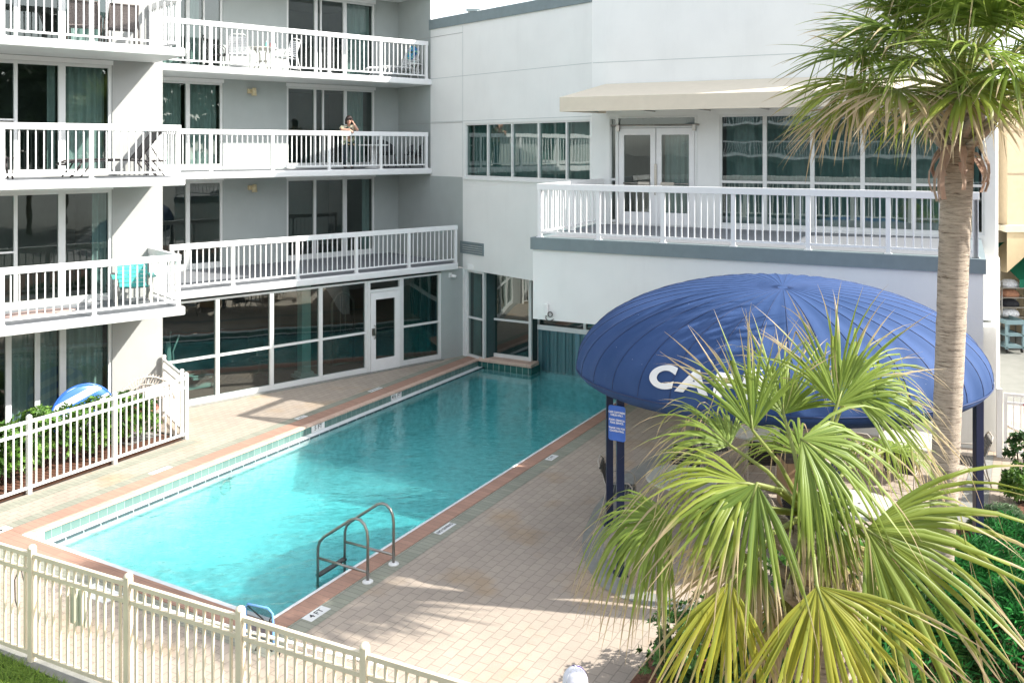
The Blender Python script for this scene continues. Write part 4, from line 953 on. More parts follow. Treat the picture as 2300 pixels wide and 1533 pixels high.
# ---- balcony furniture
def fb(px, d, i, z=None): return FB.P(FB.u(px, d), d, S[i]+.006)
rzb = FB.rz
WS = M['whitestrap']; WF = M['whiteplastic']
strap_chair('balcony_chair', 'white strap chair left of the table on the top balcony', fb(537, 2.35, 2), rzb-.5, WF, WS, 'white strap chairs')
strap_chair('balcony_chair', 'white strap chair right of the table on the top balcony', fb(641, 2.3, 2), rzb+.55, WF, WS, 'white strap chairs')
strap_chair('balcony_chair', 'black strap chair by the glass door of the top balcony', fb(487, 2.8, 2), rzb-1.9, M['dark'], M['blackstrap'])
round_table('balcony_table', 'cream round table with two bottles on the top balcony', fb(590, 2.6, 2), .42, .68, M['tabletop'], M['tubebeige'])
tpos = fb(590, 2.6, 2)
for dx, c_, c2, lb_ in ((.12,(.25,.75,.62),(.85,.85,.85),'turquoise squeeze bottle on the top balcony table'), (.25,(.75,.06,.08),(.9,.9,.9),'red bottle on the top balcony table'), (.34,(.85,.85,.85),(.08,.05,.2),'white bottle with dark cap on the top balcony table')):
    p = tpos+Vector((dx*.76, dx*.65, .681)); t = thing('bottle', lb_, 'bottle', p, 0, 'bottles on the balcony table'); mb = MB()
    mb.lathe((0,0,0), [(.035,0),(.04,.01),(.04,.13),(.018,.165),(.018,.175)], 12); L(mb, 'body', mat('bottle_body', c_, .3), t); mb = MB(); mb.lathe((0,0,.175), [(.02,0),(.02,.03),(.012,.035)], 10); L(mb, 'cap', mat('bottle_cap', c2, .4), t)
ch = chaise('white strap lounger with a blue towel on the top balcony', fb(893, 2.45, 2), rzb+.15, WF, WS, 68, True)
t = thing('beach_towel', 'blue and turquoise patterned towel hung over the lounger back', 'towel', ch.location+Vector((0,0,1.0)), rzb+.15)
mb = MB(); vs = []; hx = .42+.75*math.cos(R(68)); n1, n2 = 10, 8
for i in range(n1+1):
    for j in range(n2+1):
        y = -.3+.5*i/n1; s_ = j/n2; dn = s_*(.52-.3*abs(i/n1-.55)*1.6)
        vs.append((hx-.03-.4*dn*.9-.02*math.sin(i*1.7), y, .36+.75*math.sin(R(68))+.03-dn-.98+.0))
mb.add(vs, [(i*(n2+1)+j, i*(n2+1)+j+1, (i+1)*(n2+1)+j+1, (i+1)*(n2+1)+j) for i in range(n1) for j in range(n2)], 0, True)
tm, tt, tpn = base('towel_print'); tc = nn(tt, 'ShaderNodeNewGeometry'); nz = nn(tt, 'ShaderNodeTexNoise', Scale=9.0, Detail=1.0, Distortion=1.5); tt.links.new(tc.outputs['Position'], nz.inputs['Vector'])
rp_ = nn(tt, 'ShaderNodeValToRGB'); tt.links.new(nz.outputs[0], rp_.inputs[0]); tt.links.new(rp_.outputs[0], tpn.inputs['Base Color'])
rp_.color_ramp.interpolation = 'CONSTANT'
for p_, c_ in ((.0,(.01,.05,.35)),(.42,(.02,.15,.6)),(.5,(.1,.55,.75)),(.58,(.45,.7,.25)),(.64,(.02,.03,.1))):
    e = rp_.color_ramp.elements.new(p_); e.color = (*c_,1)
L(mb, 'cloth', tm, t, recalc=False)
round_table('side_table', 'small white side table beside the lounger with the blue towel', fb(931, 2.2, 2), .26, .5, WF, WF)
# middle balcony
rt = round_table('balcony_table', 'white pedestal table on the balcony beside the person', fb(838, 2.45, 1), .46, .72, WF, WF, None, True)
def shell_chair(label, loc, rz, m_, name='balcony_chair', group=None):
    t = thing(name, label, 'chair', loc, rz, group); mb = MB()
    pts = []
    n = 15
    for k, (rr, z) in enumerate(((.27,.40),(.285,.55),(.30,.68),(.31,.88))):
        for i in range(n+1):
            a = R(170+200*i/n); f = math.sin(math.pi*i/n); zz = z if k < 2 else .40+(z-.40)*(.55+.45*f**1.4)
            pts.append((rr*math.cos(a), rr*math.sin(a)*.98-.02*k, zz))
    mb.add(pts, [(k*(n+1)+i, k*(n+1)+i+1, (k+1)*(n+1)+i+1, (k+1)*(n+1)+i) for k in range(3) for i in range(n)], 0, True)
    o = L(mb, 'backrest', m_, t, recalc=False); s_ = o.modifiers.new('thickness', 'SOLIDIFY'); s_.thickness = .022
    mb = MB(); mb.lathe((0,0,.385), [(.27,0),(.29,.02),(.28,.045),(.05,.035)], 20); L(mb, 'seat', m_, t)
    for a in (45,135,225,315):
        c_, s2 = math.cos(R(a)), math.sin(R(a)); mb = MB(); mb.tube([(c_*.30,s2*.32,.0),(c_*.25,s2*.25,.39)], [.018,.024], 7); L(mb, 'leg', m_, t)
    return t
gs = 'dark shell chairs'
DK = mat('charcoal_plastic', (.045,.05,.055), .5)
shell_chair('dark rounded chair behind the white pedestal table', fb(868, 2.9, 1), rzb+math.pi+.0, DK, group=gs)
shell_chair('dark rounded chair at the far right end of the middle balcony', fb(928, 2.3, 1), rzb+math.pi/2-.1, DK, group=gs)
chaise('dark brown mesh lounger with raised back on the left middle balcony', fb(272, -1.1, 1)+Vector((-.15,.0,0)), rzb, mat('dark_bronze', (.05,.04,.038), .45), mat('dark_mesh', (.075,.072,.075), .7, var=.35, scale=90), 52)
shell_chair('dark chair cut by the left edge on the left middle balcony', fb(-6, -1.2, 1), rzb-math.pi/2, mat('dark_bronze_chair', (.05,.04,.038), .45), group=gs)
def woven_chair(label, loc, rz, m_, group):
    t = thing('woven_chair', label, 'chair', loc, rz, group); mb = MB()
    for k in range(15): f = k/14; mb.bar((-.27,-.2-.22*f,.44+.42*f), (.27,-.2-.22*f,.44+.42*f), .014, .030, (0,-.4,1))
    L(mb, 'backrest', m_, t); mb = MB(); mb.box(ID, -.28, .28, -.22, .27, .40, .43); L(mb, 'seat', m_, t, bevel=.01); mb = MB()
    for s_ in (-1, 1):
        x = s_*.3; mb.tube([(x,.24,0),(x,.27,.4),(x,.24,.60),(x,.14,.66),(x,-.1,.645),(x,-.26,.56),(x,-.3,.3),(x,-.36,0)], .016, 7); mb.tube([(x*.93,-.2,.42),(x*.93,-.43,.88)], .015, 6)
    mb.tube([(-.28,-.43,.88),(.28,-.43,.88)], .016, 6); L(mb, 'frame', mat('chair_bronze', (.10,.08,.07), .45), t); return t
BW = mat('woven_taupe', (.22,.19,.18), .75, var=.5, scale=70)
woven_chair('brown woven chair, left one of the pair on the top left balcony', fb(190, -1.0, 2), rzb-.35, BW, 'brown woven chairs')
woven_chair('brown woven chair, right one of the pair on the top left balcony', fb(272, -1.05, 2), rzb-.15, BW, 'brown woven chairs')
# turquoise adirondack chair
t = thing('adirondack_chair', 'turquoise slatted chair with pale posts on the lowest left balcony', 'chair', fb(300, -1.05, 0), rzb+math.pi-.25)
TQ = M['turq']; PL = mat('weathered_post', (.50,.49,.44), .7)
mb = MB()
for k in range(6): f = k/5; mb.bar((-.29,.24+.0-.09*k,.40-.018*k), (.29,.24-.09*k,.40-.018*k), .02, .075, (0,1,.2))
L(mb, 'seat', TQ, t)
mb = MB()
for k in range(7):
    f = k/6; w_ = .27+.035*math.sin(f*2.2); mb.bar((-w_,-.23-.22*f,.38+.50*f), (w_,-.23-.22*f,.38+.50*f), .02, .078, (0,-.38,1))
L(mb, 'backrest', TQ, t)
for s_ in (-1, 1):
    mb = MB(); mb.bar((s_*.37,.32,.60), (s_*.37,-.42,.58), .12, .025); L(mb, 'armrest', TQ, t)
    mb = MB(); mb.bar((s_*.35,.24,0), (s_*.35,.24,.59), .05, .1, (0,1,0)); L(mb, 'leg', PL, t)
    mb = MB(); mb.bar((s_*.30,.28,.37), (s_*.30,-.55,.05), .03, .09); mb.bar((s_*.35,-.36,.0), (s_*.35,-.40,.58), .05, .07, (0,1,0)); L(mb, 'leg', PL, t)
mb = MB(); mb.lathe(FB.P(FB.u(85,-1.0),-1.0,S[0]+.006), [(.60,0),(.62,.01),(.60,.022),(.01,.022)], 30, sx=1.15, sy=.55, rz=rzb)
tag(mb.build('bath_mat', mat('pink_mat', (.58,.42,.38), .9)), 'faded pink oval mat on the lowest left balcony floor', 'mat')
# patio things behind the hedge
p = FB.P(FB.u(188,-1.2),-1.2,0); t = thing('beach_ball_float', 'round blue and white striped float standing behind the hedge', 'float', p)
mb = MB(); n = 36; R_ = .62; cz = .61; e1_ = Vector((FB.e[0],FB.e[1],0)); n1_ = Vector((-FB.n[0],-FB.n[1],0)); vsF = []
sm_, st, spn = base('blue_white_stripes'); spn.inputs['Roughness'].default_value = .3
g_ = nn(st, 'ShaderNodeNewGeometry'); mp_ = nn(st, 'ShaderNodeMapping'); mp_.inputs['Rotation'].default_value = (0,R(28),R(-40)); st.links.new(g_.outputs['Position'], mp_.inputs[0])
wv_ = nn(st, 'ShaderNodeTexWave', Scale=1.15); wv_.bands_direction = 'Z'; st.links.new(mp_.outputs[0], wv_.inputs['Vector']); rr_ = nn(st, 'ShaderNodeValToRGB'); rr_.color_ramp.interpolation = 'CONSTANT'
rr_.color_ramp.elements[0].color = (.05,.17,.62,1); rr_.color_ramp.elements[1].position = .5; rr_.color_ramp.elements[1].color = (.8,.82,.85,1); st.links.new(wv_.outputs[0], rr_.inputs[0]); st.links.new(rr_.outputs[0], spn.inputs['Base Color'])
pr_ = [(0.001,.05),(.45,.05),(.58,.035),(.62,0),(.58,-.035),(.45,-.05),(0.001,-.05)]
for r_, h_ in pr_:
    for i in range(n): a = 2*math.pi*i/n; vsF.append(p+e1_*r_*math.cos(a)+UPZ*(cz+r_*math.sin(a)*.97)+n1_*(h_-.25*r_*math.sin(a)*.3))
mb.add(vsF, [(i*n+j,i*n+(j+1)%n,(i+1)*n+(j+1)%n,(i+1)*n+j) for i in range(len(pr_)-1) for j in range(n)], 0, True); mb.build('body', sm_, t)
mb = MB(); mb.tube([p+e1_*.62*math.cos(2*math.pi*i/n)+UPZ*(cz+.62*.97*math.sin(2*math.pi*i/n))+n1_*(-.05*math.sin(2*math.pi*i/n)) for i in range(n+1)], .02, 6); mb.build('rim', mat('float_blue', (.04,.15,.6), .3), t)
p = FB.P(FB.u(315,-.95),-.95,0); t = thing('round_wicker_chair', 'round cream wicker chair with a red cushion behind the white fence', 'chair', p, rzb)
mb = MB()
for k in range(26):
    a = R(10+160*k/25); mb.tube([(.12*math.cos(a), -.1, .55+.12*math.sin(a)), (.62*math.cos(a), -.32, .62+.62*math.sin(a))], .008, 5)
for rr in (.3,.45,.62): mb.tube([(rr*math.cos(R(a)), -.1-.22*(rr-.12)/.5, .57+rr*math.sin(R(a))) for a in range(5,176,9)], .014 if rr > .6 else .008, 5)
L(mb, 'backrest', mat('cream_wicker', (.62,.54,.46), .6), t)
mb = MB(); mb.lathe((0,.1,.38), [(.38,0),(.42,.03),(.4,.07),(.3,.08),(.01,.12)], 24); L(mb, 'cushion', mat('red_cushion', (.50,.20,.14), .9, var=.6, scale=14), t)
mb = MB(); mb.lathe((0,.1,0), [(.36,0),(.38,.02),(.46,.36),(.44,.38)], 20); L(mb, 'base', mat('cream_wicker_base', (.55,.47,.40), .7, var=.3, scale=60), t)

# ------------------------------------------------------------------ skimmer net, pole, cord and plates on the front fence
pz = .95; pz2 = 1.14
a = ffr.P(pp[2]-1.0*0+ -(pp[2]-ffr.u(84,0)), -.0, 0); ua, ub = ffr.u(84,-.13), ffr.u(868,-.13)
dirn = -1
def fpt(u, d, z): return ffr.P(u, d, z)
sgn = -1 if ffr.P(0,-.1,0).y > ffr.P(0,0,0).y else 1        # side of the fence towards the pool
mb = MB(); mb.tube([fpt(ua, sgn*.12, pz), fpt(ub, sgn*.12, pz2)], .019, 10)
tag(mb.build('telescopic_pole', M['whiteplastic']), 'long white pole hooked along the back of the foreground fence', 'pole')
t = thing('skimmer_net', 'blue framed leaf net hanging on the foreground fence', 'pool net', fpt(ffr.u(582,0), sgn*.1, .8))
un = ffr.u(582, sgn*.16); D_ = sgn*.16
fpts = [fpt(un-.17,D_,.97), fpt(un-.18,D_,1.30), fpt(un-.15,D_,1.335), fpt(un+.12,D_,1.35), fpt(un+.18,D_,1.31), fpt(un+.19,D_,1.15), fpt(un+.19,D_,.93)]
mb = MB(); mb.tube(fpts, .011, 7); mb.build('hoop', mat('hoop_blue', (.18,.42,.85), .35), t)
mm, mt, mpn = base('net_mesh'); mpn.inputs['Base Color'].default_value = (.02,.09,.16,1); mpn.inputs['Alpha'].default_value = .62
mb = MB(); N = 8; vs = []
for i in range(N+1):
    for j in range(N+1):
        u_ = un-.17+.36*i/N; z_ = .97+.36*j/N; bul = .09*math.sin(math.pi*i/N)*math.sin(math.pi*j/N); vs.append(fpt(u_, D_+sgn*bul, z_))
mb.add(vs, [(i*(N+1)+j,(i+1)*(N+1)+j,(i+1)*(N+1)+j+1,i*(N+1)+j+1) for i in range(N) for j in range(N)], 0, True); mb.build('net', mm, t, recalc=False)
mb = MB(); mb.tube([fpt(un-.17,D_,1.32), fpt(un-.02,D_+sgn*.08,1.17), fpt(un+.08,D_+sgn*.05,1.07), fpt(un+.1,D_,.93)], .008, 5); mb.tube([fpt(un+.08,D_+sgn*.05,1.09), fpt(un+.09,D_+sgn*.06,1.2), fpt(un+.17,D_,1.27)], .008, 5); mb.build('strut', M['black'], t)
for u_ in (ffr.u(556,0), ffr.u(606,0)):
    mb = MB(); mb.tube([fpt(u_,sgn*.02,1.02), fpt(u_,sgn*.12,1.02), fpt(u_,sgn*.15,.94), fpt(u_,sgn*.12,.90)], .012, 6); mb.build('hook', M['dark'], t)
mb = MB(); u_ = ffr.u(45, sgn*.15); mb.tube([fpt(u_+.16,sgn*.1,1.05), fpt(u_+.02,sgn*.14,1.0), fpt(u_-.1,sgn*.15,.8), fpt(u_-.09,sgn*.15,.55), fpt(u_,sgn*.14,.42)], .007, 5); mb.tube([fpt(u_+.02,sgn*.14,1.0), fpt(u_+.06,sgn*.15,.85), fpt(u_+.12,sgn*.15,.7)], .006, 5)
tag(mb.build('hanging_cord', M['black']), 'thin black cord looped on the fence near the left edge', 'cord')
mb = MB(); mb.box(ffr, ffr.u(152,0), ffr.u(187,0), min(sgn*.03,sgn*.045), max(sgn*.03,sgn*.045), .60, 1.02); mb.box(ffr, ffr.u(170,0)-.01, ffr.u(170,0)+.01, min(-sgn*.0,sgn*.03), max(-sgn*.0,sgn*.03), .6, 1.02)
tag(mb.build('sign_back', mat('pale_green_plate', (.60,.63,.50), .5), bevel=.004), 'pale blank back of a sign board on the foreground fence', 'sign')
# ------------------------------------------------------------------ plants
rnd = random.Random(11)
def lerp3(a, b, t): return tuple(a[i]+(b[i]-a[i])*t for i in range(3))
GREEN, LIME, YEL, TAN, DRY = (.080,.170,.028), (.29,.40,.075), (.46,.40,.04), (.58,.43,.28), (.38,.22,.14)
def fan_frond(mb, heart, hub, ax, nor, Lr, nseg=38, spread=2.3, droop=.5, tint=0.0, tipdry=.82, dry=0.0, wmul=1.0, seed=0):
    rn = random.Random(seed); ax = ax.normalized(); nor = (nor-ax*nor.dot(ax)).normalized(); side = nor.cross(ax)
    # petiole
    mid = heart.lerp(hub, .5)+Vector((0,0,.08*(hub-heart).length))
    b = len(mb.v); g0 = lerp3(LIME, TAN, .25+.4*dry); mb.tube([heart, mid, hub, hub+ax*Lr*.12], [.022,.015,.011,.006], 5, col=g0)
    dth = 2*spread/(nseg-1); ST = (.0,.12,.28,.42,.55,.68,.80,.90,1.0); SP = .30
    basec = lerp3(lerp3(GREEN, LIME, rn.uniform(.25,.75)), YEL, tint)
    if dry: basec = lerp3(basec, DRY, dry)
    for i in range(nseg):
        th = -spread+dth*(i+rn.uniform(-.25,.25)); oj = rn.uniform(-1,1)*.10+.16*math.sin(i*.9+seed)
        d = (ax*math.cos(th)+side*math.sin(th)+nor*oj*.0).normalized(); d2 = (d+nor*oj*1.6+side*rn.uniform(-.1,.1)).normalized()
        ll = Lr*(.66+.34*math.cos(th*.62))*rn.uniform(.78,1.08); wmax = SP*ll*math.tan(dth/2)*1.3*wmul
        vs = []; cols = []; hang = droop*rn.uniform(.55,1.6); kink = rn.random() < .16; kt = rn.uniform(.5,.8); tws = rn.uniform(-1.6,1.6)
        sidew = rn.uniform(-.14,.14); cst = rn.uniform(-.5,.45); td = tipdry+rn.uniform(-.2,.14); p = Vector(hub); pt = 0.0
        for t_ in ST:
            wd = wmax*(t_/SP if t_ < SP else max(.05, (1-((t_-SP)/(1-SP))**1.5)))
            f = max(0, t_-.26); dd = d.lerp(d2, min(1, t_*1.4)).normalized(); perp = nor.cross(dd).normalized()
            dd = (dd+perp*sidew*f*2+Vector((0,0,-1))*(hang*f*2.6)).normalized()
            if kink and t_ > kt: dd = (dd*.35+Vector((0,0,-1))).normalized()
            p = p+dd*(ll*(t_-pt)); pt = t_; u2 = dd.cross(perp)
            tw = (perp*math.cos(tws*f)+u2*math.sin(tws*f))*wd; up = nor*(wd*.5)
            vs += [p-tw, p+up, p+tw]
            c = lerp3(basec, LIME if cst > 0 else GREEN, abs(cst))
            if t_ > .3: c = lerp3(c, YEL, min(1,(t_-.3))*.22*(1+tint*2))
            if t_ > td: c = lerp3(c, TAN, min(1, (t_-td)/.09))
            cols += [c, lerp3(c, LIME, .25), c]
        m_ = len(ST); fs = []
        for k in range(m_-1):
            fs += [(k*3,k*3+1,k*3+4,k*3+3),(k*3+1,k*3+2,k*3+5,k*3+4)]
        mb.add(vs, fs, 0, True, cols)
def palm(name, label, base_, heart, rt, rb_, fr_list, seed, bends=None, trunkcol=None):
    t = thing(name, label, 'palm tree', base_)
    mb = MB(); n = 60; pts = []; rr = []; b = Vector(base_); h = Vector(heart)
    for i in range(n+1):
        f = i/n; p = b.lerp(h, f); p += Vector((.05*math.sin(f*3.1), .10*math.sin(f*2.8), 0)); pts.append(p); rr.append((rb_+(rt-rb_)*f)*(1+.018*math.sin(i*2.4)+random.Random(i+seed).uniform(-.015,.02))*(1+.25*max(0,.06-f)/.06))
    mb.tube(pts, rr, 22, smooth=True); mb.build('trunk', M['bark'], t)
    for k, (az, el, pl, bl, droop, tint, dry) in enumerate(fr_list):
        rn = random.Random(seed*100+k); a, e = R(az), R(el); d = Vector((math.cos(a)*math.cos(e), math.sin(a)*math.cos(e), math.sin(e)))
        hub = h+d*pl; hub.z -= .10*pl*max(0, math.cos(e)); ad = (d+Vector((0,0,-.34*math.cos(e))))
        nor = Vector((-math.cos(a)*math.sin(e), -math.sin(a)*math.sin(e), math.cos(e)))+Vector((rn.uniform(-.35,.35), rn.uniform(-.35,.35), 0))
        mb = MB(); fan_frond(mb, h, hub, ad, nor, bl, 44, rn.uniform(1.6,2.2), droop, tint, .86 if not dry else .4, dry, 1.15, seed*100+k)
        mb.build('frond', M['frond'], t, recalc=False)
    return t, pts
# tall palm, leaning slightly
TPB = Vector((5.22, 11.05, 0)); TPH = Vector((5.36, 10.72, 6.80))
fl = []; rn = random.Random(3)
for k in range(50):
    az = k*137.5+rn.uniform(-14,14); f = k/49; el = 84-90*f**.9+rn.uniform(-7,7); fl.append((az, el, rn.uniform(.95,1.35), rn.uniform(1.08,1.28), .20+.30*f, .08 if k < 38 else rn.uniform(.1,.45), 0 if k < 46 else rn.uniform(.1,.4)))
tall, tpts = palm('tall_fan_palm', 'tall fan palm with a grey ringed trunk rising in front of the canopy', TPB, TPH, .185, .142, fl, 7)
mb = MB(); rn = random.Random(8)
for k in range(26):       # old leaf bases
    a = k*2.399; z = TPH.z-.25-.5*(k/26); f = z/TPH.z; c = TPB.lerp(TPH, f); d = Vector((math.cos(a), math.sin(a), 0)); L_ = rn.uniform(.22,.42)
    p0 = c+d*.16; p0.z = z; s_ = Vector((-d.y,d.x,0)); q1 = p0+d*L_*.45+Vector((0,0,L_*.35)); q2 = p0+d*L_*.75+Vector((0,0,L_*.75))+s_*rn.uniform(-.12,.12)
    mb.tube([p0, q1, q2], [.055,.042,.02], 6)
mb.build('leaf_base', M['bark'], tall)
mb = MB()
for k in range(16):       # dead sheaths hanging under the crown
    a = rn.uniform(0,6.28); z = TPH.z-.62-rn.uniform(0,.25); f = z/TPH.z; c = TPB.lerp(TPH, f); d = Vector((math.cos(a), math.sin(a), 0)); s_ = Vector((-d.y,d.x,0)); p0 = c+d*.2; p0.z = z; l_ = rn.uniform(.3,.65); w_ = rn.uniform(.04,.09)
    vs = []; cs = []
    for i in range(5):
        f = i/4; p = p0+d*(.12*math.sin(f*2.4))+Vector((0,0,-l_*f)); ww = w_*(1-.55*f)*(1+.3*math.sin(i*2)); vs += [p-s_*ww, p+d*.02, p+s_*ww]; c_ = lerp3((.58,.36,.27), (.50,.40,.31), rn.random()); cs += [c_]*3
    fs = []
    for i in range(4): fs += [(i*3,i*3+1,i*3+4,i*3+3),(i*3+1,i*3+2,i*3+5,i*3+4)]
    mb.add(vs, fs, 0, False, cs)
mb.build('dead_sheath', M['frond'], tall, recalc=False)
# low palm in the foreground
LPB = Vector((2.42, 6.35, 0)); LPH = at(1812, 6.1, 3.62)
FS = [ # hub column, row, distance; axis; normal; length, spread, droop, tint, dry
 (1490,1163,5.9,(-.9,-.15,-.15),(-.1,-.45,.9),.95,1.4,1.15,.08,0),(1510,1175,6.3,(-.6,.3,-.5),(-.2,-.5,.8),.75,1.3,.9,.05,0),(1680,1085,5.8,(-.95,-.15,.08),(.1,-.4,.9),1.0,1.1,.85,.35,0),
 (1700,1085,5.65,(-.42,-.35,-.85),(-.1,-.9,.35),.98,.9,.35,.1,0),(1945,1187,5.7,(.80,-.15,-.50),(-.1,-.88,.45),1.55,1.2,.34,.28,0),(1835,1315,5.35,(.25,-.3,-.9),(.1,-.95,.2),1.15,1.15,.22,.8,0),
 (1640,1305,5.45,(-.22,-.3,-.9),(.1,-.95,.25),1.05,.75,.25,.9,0),(1800,985,5.9,(.62,-.3,-.35),(-.2,-.6,.75),1.1,1.25,.9,.1,0),(1690,965,6.1,(-.06,.1,.98),(.1,-.95,.15),.85,.8,.2,.05,0),
 (1830,1100,5.9,(.3,-.4,-.75),(.1,-.8,.5),.8,.9,.6,.1,0),
 (1880,910,6.2,(.35,.15,.9),(.2,-.95,.25),.88,1.25,.22,.05,0),(1905,880,6.3,(.92,.1,.2),(-.1,-.65,.75),1.0,1.35,.65,.1,0),
 (1760,930,6.5,(.1,.45,.85),(0,-.85,.5),.8,1.2,.3,.0,0),(1640,1000,6.5,(-.6,.45,.5),(.2,-.5,.8),.85,1.3,.6,.05,0),
 (1860,1240,6.0,(.5,.2,-.85),(.3,-.85,.4),.95,1.2,.4,.3,.25),(1780,1330,6.2,(-.1,.1,-.98),(0,-.95,.1),.95,.9,.3,.4,.45),
 (1700,1250,6.2,(-.55,.1,-.8),(-.2,-.8,.5),.95,1.1,.4,.3,.2),(1800,1020,6.9,(.1,.85,.45),(0,-.3,.9),.85,1.4,.7,.0,0),(1990,1010,6.8,(.6,.7,.0),(-.2,-.3,.9),.8,1.4,.9,.1,0)]
low = thing('low_fan_palm', 'bushy fan palm in the foreground with yellowing lower fronds and tan tips', 'palm tree', LPB)
mb = MB(); pts = []; rr = []
for i in range(41):
    f = i/40; p = LPB.lerp(LPH, f)+Vector((.06*math.sin(f*3), .1*math.sin(f*2.6), 0)); pts.append(p); rr.append((.19-.03*f)*(1+.05*math.sin(i*2.4))*(1-.6*max(0,f-.9)/.1))
mb.tube(pts, rr, 20); mb.build('trunk', M['bark'], low)
for k, (hx_, hy_, D_, ax, nr_, bl, sp_, dr, ti, dry) in enumerate(FS):
    hub = at(hx_, D_, H0-(hy_-HY)*D_/F0); mb = MB(); fan_frond(mb, LPH, hub, Vector(ax), Vector(nr_), bl, int(42*sp_), sp_, dr*1.3, max(ti,.12), .70 if not dry else .35, dry, 1.3, 300+k)
    mb.build('frond', M['frond'], low, recalc=False)
mb = MB(); rn = random.Random(18)
for k in range(30):
    a = k*2.399; f = .97-.35*(k/30); c = LPB.lerp(LPH, f); d = Vector((math.cos(a), math.sin(a), 0)); s_ = Vector((-d.y,d.x,0)); L_ = rn.uniform(.15,.3); p0 = c+d*.13
    mb.tube([p0, p0+d*L_*.5+Vector((0,0,L_*.4)), p0+d*L_*.7+Vector((0,0,L_*.95))+s_*.05], [.045,.035,.015], 6)
mb.build('leaf_base', M['bark'], low)

def leaves(mb, pts, size, cols, rn, asp=.42, tilt=.7, whorl=6):
    for p, n in pts:
        n = n.normalized(); x = n.cross(Vector((rn.random()-.5, rn.random()-.5, rn.random()-.5))).normalized(); y = n.cross(x); cb = cols[min(len(cols)-1, int(rn.random()*len(cols)))]
        for k in range(whorl):
            a = 2*math.pi*k/whorl+rn.uniform(-.3,.3); d = (x*math.cos(a)+y*math.sin(a))*tilt+n*(1-tilt*.6); d.normalize(); s_ = d.cross(n+x*.01)
            if s_.length < .01: continue
            s_.normalize(); l = size*rn.uniform(.7,1.2); w_ = l*asp*.5; m_ = p+d*l*.5; up = s_.cross(d)*(l*.06); q = rn.uniform(.8,1.2); c = tuple(v*q for v in cb)
            mb.add([p, m_-s_*w_+up, p+d*l-up*1.5, m_+s_*w_+up], [(0,1,2),(0,2,3)], 0, False, c)
def crown_pts(c, r, n, rn, squash=1.0, inner=.35, lump=.25, seed=0):
    out = []
    for _ in range(n):
        d = Vector((rn.gauss(0,1), rn.gauss(0,1), rn.gauss(0,1))).normalized()
        if d.z < -.55: d.z = -d.z
        k = 1+lump*noise.noise(d*2.1+Vector((seed*3.7,seed,0)))*2
        q = (1-inner*rn.random()**1.6)*k; p = Vector((c[0]+d.x*r[0]*q, c[1]+d.y*r[1]*q, c[2]+d.z*r[2]*q)); out.append((p, d+Vector((0,0,.35))))
    return out
G1 = [(.08,.18,.025),(.13,.26,.04),(.045,.11,.018),(.18,.31,.06)]
G2 = [(.035,.095,.02),(.055,.14,.03),(.025,.07,.015),(.09,.19,.05)]
G3 = [(.04,.20,.05),(.05,.27,.06),(.025,.12,.03)]
def shrub(name, label, c, r, n, size, cols, seed, group=None, asp=.42, whorl=6, tilt=.7, inner=.35, lump=.25, cat='shrub'):
    rn = random.Random(seed); c = Vector(c); t = thing(name, label, cat, (c.x,c.y,0), 0, group); mb = MB(); cc_ = (c.x,c.y,c.z)
    leaves(mb, crown_pts(cc_, r, n, rn, inner=inner, lump=lump, seed=seed), size, cols, rn, asp, tilt, whorl); mb.build('foliage', M['leaf'], t, recalc=False)
    mb = MB()
    for k in range(7):
        a = k*.9; e = Vector((c.x+r[0]*.6*math.cos(a), c.y+r[1]*.6*math.sin(a), c.z+r[2]*.4)); b = Vector((c.x+.05*math.cos(a), c.y+.05*math.sin(a), 0)); mb.tube([b, b.lerp(e,.5)+Vector((0,0,.08)), e], [.018,.012,.006], 5)
    mb.build('stem', M['twig'], t); return t
gh = 'shrubs of the hedge behind the left fence'
hl_ = ['rightmost hedge shrub, next to the fence corner', 'hedge shrub in front of the round wicker chair','hedge shrub second from the fence corner','hedge shrub in front of the round float','hedge shrub left of the round float','hedge shrub near the left fence post','hedge shrub at the left edge of the photo','hedge shrub beyond the left edge']
for k in range(8):
    v = 12.35-k*.88; q = -16.15+.12*math.sin(k*2.2); p = FP.P(v, q, 0); h_ = [.50,.53,.56,.52,.53,.58,.60,.6][k]
    shrub('hedge_shrub', hl_[k], (p.x,p.y,h_), (.56,.56,h_*(1.0)), 620, .085, G1, 40+k, gh, .5, 6)
rn = random.Random(5)
def bsh(px, py, zc, r, n, size, cols, seed, label, name='garden_shrub', **k):
    D = (H0-zc)*F0/(py-HY); return shrub(name, label, at(px, D, zc), r, n, size, cols, seed, None, **k)
bsh(1610, 1470, .45, (.75,.65,.5), 1100, .075, G2+[(.10,.24,.05)], 61, 'dark green rounded shrub below the left fronds of the low palm')
bsh(1740, 1530, .45, (.7,.6,.5), 800, .075, G2, 62, 'dark shrub behind the yellow fronds of the low palm')
bsh(1860, 1270, .42, (.75,.5,.42), 900, .07, [(.14,.32,.06),(.09,.22,.04),(.2,.38,.09)], 63, 'bright small-leaved shrub at the foot of the middle canopy post')
bsh(1960, 1370, .5, (.7,.5,.5), 800, .07, G2+[(.12,.28,.06)], 64, 'small-leaved shrub between the low palm and the tall palm')
bsh(2245, 1175, .22, (.42,.32,.24), 420, .10, [(.16,.24,.12),(.10,.18,.09),(.22,.30,.17)], 65, 'pale spiky shrub beside the right canopy post', asp=.22)
bsh(2292, 1090, .3, (.3,.25,.28), 300, .08, G1, 66, 'small bright shrub at the right edge below the gate')
bsh(2296, 1010, .75, (.26,.2,.28), 130, .09, G2, 67, 'dark thin shrub at the right edge in front of the gate')
bsh(2180, 1330, .5, (.8,.7,.55), 750, .17, G3, 68, 'bright long-leaved oleander at the lower right', name='oleander_shrub', asp=.16, whorl=5, tilt=.6)
